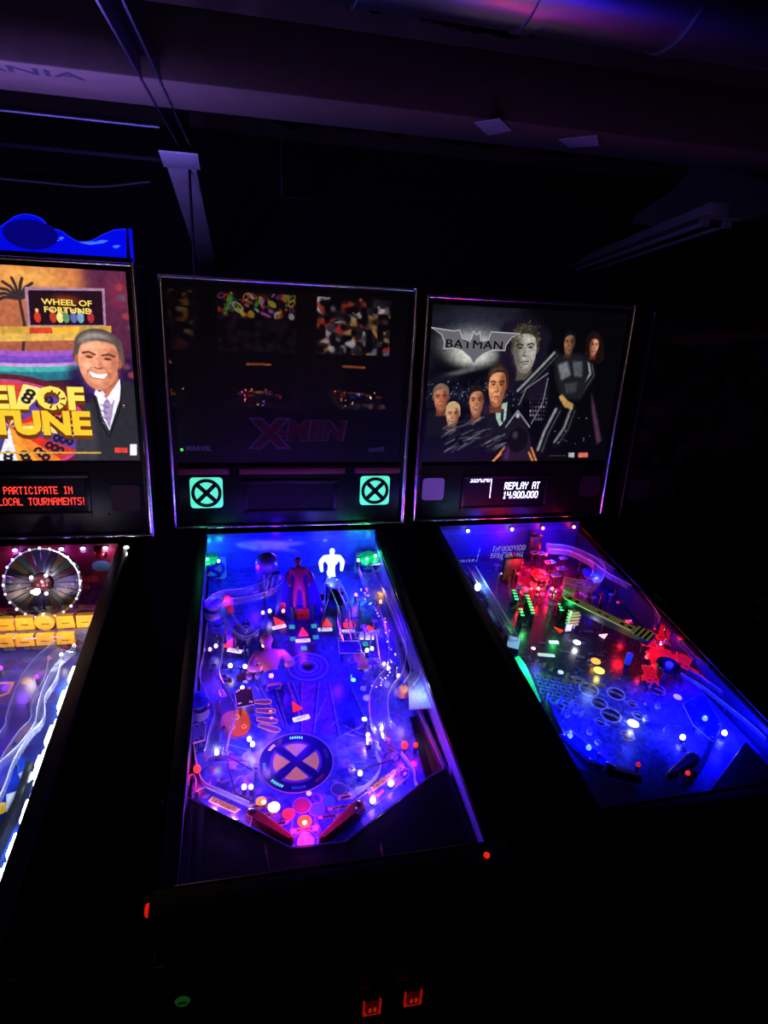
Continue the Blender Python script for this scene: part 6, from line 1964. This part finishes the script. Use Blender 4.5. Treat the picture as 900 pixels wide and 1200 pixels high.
    # scaffold tower with white sign
    t0 = PX2(666, 730, .03)
    tower = m.part('scaffold_tower', MB().tube([(0, 0, 0), (.0, 0, .075)], .0022, 6).tube([(.03, .01, 0), (.03, .01, .075)], .0022, 6), RIM, 'PF', (*t0, 0))
    for k in range(5):
        m.part('tower_step', MB().box(-.002, .034, -.002, .012, .02 + k * .011, .024 + k * .011), YEL, sub=tower)
    m.part('tower_sign', MB().box(-.008, .012, -.006, -.003, .004, .028, .001), mat('white_sign', (225, 225, 235), .3, emit=.3), sub=tower)

    # ---- red-lit playset on the right: angular red plastics, black disc
    RP = mat('red_plastic_sheet', (235, 20, 36), .3, emit=.45, emcol=(255, 20, 40))  # built-in glow stands in for red light on these plastics
    for q, h in ((((744, 742), (760, 738), (775, 748), (768, 760), (752, 756)), .05), (((756, 764), (770, 756), (790, 766), (800, 782), (780, 786), (764, 778)), .045), (((752, 780), (766, 782), (772, 800), (758, 800)), .035), (((775, 730), (786, 742), (782, 756), (770, 748)), .06), (((792, 764), (812, 772), (806, 786), (794, 780)), .05), (((804, 780), (830, 800), (842, 806), (822, 790)), .03)):
        plastic(m, [PX2(*p, h) for p in q], h, material=RP, rim=False)
    ds = PX2(783, 780, .055)
    dk = m.part('black_disc', MB().lathe([(.03, 0), (.032, .004), (.03, .01), (.01, .011)], 24), mat('black_disc_gloss', (10, 8, 14), .15), 'PF', (*ds, .05))
    m.part('disc_post', MB().lathe([(.006, -.05), (.006, 0)], 10), STEEL, sub=dk)
    car = PX2(762, 796, .01)
    rc = m.part('red_toy_car', MB().box(-.022, .022, -.012, .012, .004, .014, .003).box(-.012, .012, -.01, .01, .014, .022, .003), RP, 'PF', (*car, 0), -.6)
    for sx in (-1, 1):
        for sy in (-1, 1):
            m.part('wheel', MB().ball((sx * .013, sy * .012, .005), .005, 10, 1, .5, 1), RUBBER_BLACK, sub=rc)
    bb = PX2(738, 768, .03)
    m.part('blue_target_block', MB().box(-.008, .008, -.006, .006, .0, .036, .002), mat('blue_block', (40, 70, 230), .3, emit=.2), 'PF', (*bb, 0), -.6)

    # ---- green spotted lamps upper left and a pale spot lamp
    for x, y, n_ in ((618, 706, 7), (602, 700, 4), (656, 716, 3), (610, 722, 3)):
        for k in range(n_):
            u, v = PX2(x + k * 1.1, y - 8 + k * 3.4, .05)
            g_ = m.part('green_lens', MB().ball((0, 0, 0), .0042, 8, 1.6, .8, .5), glow((60, 240, 130), 1.1), 'PF', (u, v, .05), -.4)
            m.part('lens_holder', MB().box(-.004, .004, -.002, .002, -.05, -.003), BLACK_PLASTIC, sub=g_)
        m.lamp(*PX2(x + 2, y, .06), .065, (40, 255, 120), .10)
    bulb(m, PX2(560, 688, .05), .05, (200, 235, 255), 8.0, .35, .010, (120, 190, 255))
    gr = m.part('green_lane_cap', MB().tube([(*p, .03) for p in [PX2(*q, .03) for q in ((606, 772), (612, 782), (622, 800), (632, 822))]], [.009, .011, .007, .004], 10), mat('green_clear', (60, 230, 160), .2, emit=.55, emcol=(40, 230, 150)), 'PF')
    m.lamp(*PX2(614, 782, .045), .06, (60, 255, 170), .3)
    # steel lane along the left side
    guide(m, smooth_path([PX2(*q) for q in ((540, 672), (566, 700), (590, 738), (606, 768))], 5), .02, .0016, STEEL)
    ramp(m, [(*PX2(x, y, .05), .05) for x, y in ((552, 668), (572, 702), (592, 736), (602, 752))], .013, .014)
    sgn = PX2(602, 752, .04)
    m.part('white_lane_sign', MB().box(-.016, .016, -.003, .003, .02, .056, .001), mat('pink_sign', (225, 200, 215), .4, emit=.25), 'PF', (*sgn, 0), -.5)

    # ---- inserts
    for x, y, r, col, k, w in ((676, 753, .0105, (250, 248, 255), 2.6, .1), (698, 775, .0135, (255, 160, 60), 1.1, .04), (702, 786, .0145, (245, 225, 90), 1.2, .08), (742, 848, .0135, (245, 245, 235), 1.2, .05), (657, 788, .0075, (190, 220, 230), 1.0, 0), (794, 817, .0105, (230, 190, 150), .7, 0), (625, 760, .006, (255, 230, 235), 2.0, 0), (724, 706, .005, (255, 40, 60), 1.5, 0), (770, 826, .006, (40, 40, 120), .4, 0)):
        o = insert(m, PX2(x, y), r, col, k)
        if w:
            m.lamp(*PX2(x, y), .03, col, w)
    insert(m, PX2(654, 716 + 22), .013, (235, 40, 20), .9, 'arrow', .5)
    insert(m, PX2(708, 745), .014, (235, 235, 240), .9, 'arrow', -1.2)
    insert(m, PX2(649, 753), .014, (235, 240, 235), .8, 'bar', -.15, stretch=.5)
    insert(m, PX2(640, 768), .024, (205, 225, 190), .75, 'bar', -.25, stretch=.26)
    for x, y in ((636, 754), (680, 770), (662, 764), (690, 740)):
        insert(m, PX2(x, y), .012, (40, 44, 70), .12, 'bar', -.2, stretch=.45)

    # ---- lower field: slings, lamps, flippers, blue strip lane
    for q in (((655, 862), (668, 856), (704, 884), (720, 900), (690, 894)), ((800, 826), (824, 812), (846, 850), (836, 870), (812, 850))):
        plastic(m, [PX2(*p, .022) for p in q], .022, material=pane('blue_acrylic_sling', (150, 170, 255), 1.5, .25, (80, 90, 255), .05, 1.3))
    for x, y, w in ((668, 862, .22), (690, 876, .26), (826, 842, .25), (849, 859, .25), (838, 803, .2), (853, 819, .22), (873, 835, .25), (896, 852, .25), (800, 864, .05), (813, 795, .06)):
        if abs(PX2(x, y, .015)[0]) > .25:
            continue
        bulb(m, PX2(x, y, .015), .015, (215, 235, 255), 8.0, w * 1.6, .0062, (6, 12, 255))
    for x, y, col, w in ((607, 672, (230, 60, 80), .0), (616, 690, (255, 60, 90), .3), (631, 690, (255, 110, 120), .4), (647, 690, (255, 110, 110), .5), (640, 650, (255, 70, 90), .2), (609, 658, (255, 60, 70), .25), (774, 754, (255, 150, 130), .35), (798, 770, (255, 120, 110), .3), (802, 778, (255, 130, 120), .0), (822, 792, (255, 130, 110), .35), (758, 770, (255, 60, 60), .25), (735, 730, (255, 60, 70), .12), (806, 906, (255, 40, 30), .0), (748, 896, (200, 30, 30), .0), (782, 690, (230, 40, 60), .1), (729, 680, (230, 60, 90), .1)):
        if abs(PX2(x, y, .035)[0]) > .243:
            continue
        bulb(m, PX2(x, y, .035), .035, col, 5.0 if w else 1.0, w * 1.1, .0052, (255, 24, 44))
    ramp(m, [(*PX2(x, y, .03), .03) for x, y in ((800, 790), (826, 806), (852, 826), (880, 848), (902, 868))], .016, .012, legs=1)
    guide(m, [PX2(*q) for q in ((806, 772), (840, 800), (880, 842), (905, 866))], .03, .004, mat('black_wood', (14, 12, 20), .5), 'lane_wall')
    guide(m, smooth_path([PX2(*q) for q in ((640, 826), (652, 852), (676, 884), (706, 904))], 5), .016, .0012, STEEL)
    guide(m, smooth_path([PX2(*q) for q in ((836, 868), (826, 890), (812, 912))], 5), .02, .005, mat('black_wood', (14, 12, 20), .5))
    flipper(m, PX2(716, 902, .015), PX2(748, 912, .015), (30, 30, 40), (16, 16, 24))
    flipper(m, PX2(812, 888, .015), PX2(786, 908, .015), (30, 30, 40), (16, 16, 24))
    ap = [PX2(*q, .02) for q in ((640, 900), (700, 908), (736, 932), (790, 948), (830, 930), (850, 900))]
    ap = [(min(.215, max(-.2575, u)), v) for u, v in ap] + [(.25, .052), (-.2575, .052)]
    m.part('apron', MB().prism([(-.2575, .2)] + ap[1:-3] + [(.215, .2), (.215, .052), (-.2575, .052)], .002, .03, .0015), mat('black_apron', (16, 14, 22), .3, vary=.4), 'PF')

    # ---- upper clutter: clear ramps and blue-lit plastics, posts
    ramp(m, [(*PX2(x, y, .06), .06) for x, y in ((694, 660), (716, 676), (742, 690), (762, 706), (780, 730))], .02, .02)
    ramp(m, [(*PX2(x, y, .07), .07) for x, y in ((640, 646), (670, 650), (700, 668), (690, 690), (660, 686))], .018, .02)
    wireform(m, [(*PX2(x, y, .06), .06) for x, y in ((770, 706), (776, 728), (770, 745), (776, 762))], .016)
    wireform(m, [(*PX2(x, y, .05), .05) for x, y in ((800, 756), (816, 772), (836, 788), (852, 800))], .014)
    g = np.random.default_rng(17)
    for k in range(26):
        x = g.uniform(600, 745)
        y = 650 + (x - 600) * .25 + g.uniform(-10, 40)
        u, v = PX2(x, y, .03)
        if abs(u) > .24 or v > 1.08:
            continue
        if k % 2:
            post(m, (u, v), g.uniform(.03, .055), .006, (170, 180, 255))
        else:
            s = g.uniform(.01, .022)
            plastic(m, rounded([(u - s, v - s * .6), (u + s, v - s * .4), (u + s * .8, v + s * .7), (u - s, v + s * .5)], .004, 2), g.uniform(.03, .07), material=[CLEAR, mat('blue_plate', (90, 110, 240), .3), mat('dark_plate', (20, 18, 34), .2)][k // 2 % 3], posts=True)
    for x, y in ((770, 830), (756, 846), (780, 858), (812, 826), (800, 880), (690, 860), (700, 872), (664, 840), (656, 824), (674, 836)):
        post(m, PX2(x, y, .01), .028, .006, (190, 200, 230))
    for x, y, rz in ((668, 830, .4), (680, 842, .3), (658, 838, .7), (640, 822, .8)):
        target(m, PX2(x, y), rz, (200, 205, 220), .008, .024)
    bumper(m, PX2(600, 668, .03), (40, 60, 40), r=.026)
    bumper(m, PX2(632, 678, .03), (190, 20, 40), r=.028, lit=.25)
    bumper(m, PX2(690, 676, .03), (40, 50, 190), r=.026)
    tp = PX2(596, 680, .0)
    m.part('dark_tower', MB().box(-.03, .03, -.012, .012, 0, .09, .004), mat('dark_green_tower', (34, 44, 40), .4, vary=.5, scale=60), 'PF', (*tp, 0))
    tp = PX2(656, 640, .0)
    m.part('dark_building', MB().box(-.022, .022, -.01, .01, 0, .1, .003), mat('dark_building_face', (30, 26, 40), .4, vary=.5, scale=60), 'PF', (.08, 1.08, 0))

    for k in range(60):
        x = g.uniform(580, 760)
        y = 646 + (x - 580) * .3 + g.uniform(-4, 44)
        h = g.uniform(.015, .06)
        u, v = PX2(x, y, h)
        if abs(u) > .235 or v > 1.07:
            continue
        s = g.uniform(.006, .015)
        q = rounded([(u - s, v - s * .5), (u + s, v - s * .7), (u + s * .8, v + s * .6), (u - s * .7, v + s * .7)], .003, 2)
        o = m.part('small_plastic', MB().prism(q, h, h + .002, .0005), [CLEAR, mat('dark_plate', (20, 18, 34), .2), mat('pale_blue_plate', (120, 140, 250), .25), mat('dark_red_plate', (120, 14, 30), .25)][k % 4], 'PF')
        m.part('plastic_screw', MB().lathe([(.0024, 0), (.0024, h + .003), (.001, h + .0045)], 8, (u, v, 0)), CHROME, sub=o)
        if k % 4 == 0:
            m.part('glint_bead', MB().ball((u + .008, v, h + .004), .0024, 6), glow([(90, 110, 255), (255, 60, 80), (230, 235, 255)][k // 4 % 3], 1.6), 'PF')  # glint laid in as a glowing bead

    # ---- field lamps
    for u, v, h, col, w in ((-.1, 1.05, .1, (40, 50, 255), .4), (.12, 1.0, .09, (30, 40, 255), .45), (.19, .85, .08, (40, 40, 255), .35), (.05, .95, .08, (255, 14, 50), .5), (-.02, .9, .08, (255, 14, 40), .4), (0, .5, .085, (120, 150, 255), .10), (-.1, .62, .085, (90, 110, 255), .08), (.12, .33, .08, (6, 6, 255), 1.0), (.18, .45, .07, (12, 8, 255), .6), (.2, .24, .07, (6, 6, 255), .7), (-.17, .33, .06, (6, 10, 255), .8), (.15, .6, .08, (255, 20, 40), .25), (.0, .3, .08, (50, 70, 255), .06)):
        m.lamp(u, v, h, col, w * FIELD, .012)
    return m


city_machine = build_city_machine()


# ------------------------------------------------------------------ unlit machines further along the row and lit ones across the aisle
def art_blotches(seed, base, cols, n=90, res=140, lo=.2, hi=.69):
    c = Canvas(-0.338, 0.338, lo, hi, res, base)
    g = np.random.default_rng(seed)
    for k in range(n):
        c.ell((g.uniform(-.33, .33), g.uniform(lo, hi)), g.uniform(.01, .09), g.uniform(.008, .05), cols[k % len(cols)], .75, g.uniform(0, 3), g.choice([0, .6]))
    v = c.grain(.3, 14, seed)
    c.a *= np.clip((v - .3) * 3, 0.05, 1)[..., None]
    return c


def build_dark(x, y, yaw, label, seed):
    m = Machine(label, (x, y), yaw, -.03)
    build_cabinet(m, buttons=None, door=True)
    art = art_blotches(seed, (16, 12, 14), [(34, 22, 20), (20, 20, 34), (44, 30, 18), (14, 12, 16)])
    art.poly([(-.3, .62), (-.2, .66), (.1, .68), (.28, .65), (.1, .64), (-.2, .61)], (74, 46, 28), .8, .006)
    art.poly([(-.02, .25), (.2, .25), (.16, .42), (.02, .42)], (40, 30, 20), .8, .01)
    build_head(m, art.sheet('translite', True, .004), print_mat('unlit_print_far', 0.0, 1.6), trim=BLACK_PLASTIC, speakers='dark', speaker_cols=((24, 22, 28), (24, 22, 28)))
    build_glass(m)
    c = Canvas(-.2575, .2575, .05, 1.15, 40, (14, 14, 22))
    c.grain(.5, 20, seed)
    build_board(m, c)
    flipper(m, (-.12, .24), (-.06, .19))
    flipper(m, (.08, .24), (.02, .19))
    for k in range(5):
        bumper(m, (-.14 + .07 * k, .6 + .08 * (k % 3)), (50, 46, 60))
    m.part('apron', MB().prism([(-.25, .06), (.25, .06), (.25, .2), (.1, .12), (-.1, .12), (-.25, .2)], .0, .03, .002), BLACK_PLASTIC, 'PF')
    return m


build_dark(1.553, .06, .02, 'unlit black pinball machine beside the night city machine', 31)
build_dark(2.335, .07, .02, 'unlit black pinball machine at the far end of the row', 32)


def build_across(x, label, seed, cols, k, lamps, dz=.2, crown=None):
    m = Machine(label, (x, -1.62), math.pi, dz, 'pinball machines across the aisle')
    build_cabinet(m, buttons=(90, 10, 10))
    art = art_blotches(seed, (40, 34, 40), cols, 160, 120)
    if crown:  # bright upper print only; dark lower print stands in for viewer's silhouette
        g = np.random.default_rng(seed + 1)
        for j in range(70):
            art.ell((g.uniform(-.33, .33), g.uniform(.5, .69)), g.uniform(.01, .05), g.uniform(.006, .03), crown[j % len(crown)], .85, g.uniform(0, 3), g.choice([0, .7]), ring=.2 if j % 3 == 0 else None)
    hd, tl, sp, dp = build_head(m, art.sheet('translite', True, .004), print_mat('backlit_print_across_%d' % seed, k, .2), speakers='dark')
    d = MB()
    for j in range(24):
        d.box(-.11 + j * .009, -.105 + j * .009, -.0023, -.002, .085, .085 + .012 * (1 + j % 3 * .5))
    m.part('display_dots', d, glow((255, 130, 60), 6.0), sub=dp, smooth=0, kind='stuff')
    build_glass(m)
    c = Canvas(-.2575, .2575, .05, 1.15, 50, (90, 70, 110))
    c.grain(.6, 24, seed)
    build_board(m, c)
    g = np.random.default_rng(seed)
    for j in range(14):
        u, v = g.uniform(-.22, .22), g.uniform(.3, 1.08)
        bulb(m, (u, v), .04, lamps[j % len(lamps)], 14.0, .06 if j % 3 == 0 else 0, .006)
    for j in range(5):
        bumper(m, (-.15 + .075 * j, .7 + .07 * (j % 3)), lamps[j % len(lamps)], lit=1.5)
    flipper(m, (-.12, .24), (-.06, .19))
    flipper(m, (.08, .24), (.02, .19))
    m.part('apron', MB().prism([(-.25, .06), (.25, .06), (.25, .2), (.1, .12), (-.1, .12), (-.25, .2)], .0, .03, .002), BLACK_PLASTIC, 'PF')
    return m


build_across(.83, 'silver and red lit pinball machine across the aisle', 41, [(230, 230, 235), (120, 124, 140), (200, 60, 40), (60, 60, 76), (220, 160, 80), (20, 20, 26)], 5.5, [(255, 120, 60), (255, 150, 80), (255, 240, 230), (60, 80, 255)])
build_across(-.02, 'multicoloured lit pinball machine across the aisle, beside the silver one', 42, [(30, 16, 26), (20, 14, 22), (50, 20, 40), (14, 12, 18)], 4.0, [(255, 90, 60), (200, 90, 255), (255, 220, 160)], crown=[(255, 60, 60), (255, 220, 60), (90, 220, 60), (230, 120, 220), (250, 240, 230), (255, 140, 30), (60, 30, 40)])
build_across(-.86, 'orange lit pinball machine across the aisle, behind the game show machine', 43, [(240, 150, 60), (230, 200, 150), (120, 50, 20), (60, 30, 20), (30, 20, 20)], .8, [(255, 150, 60), (255, 200, 120), (255, 240, 220)])
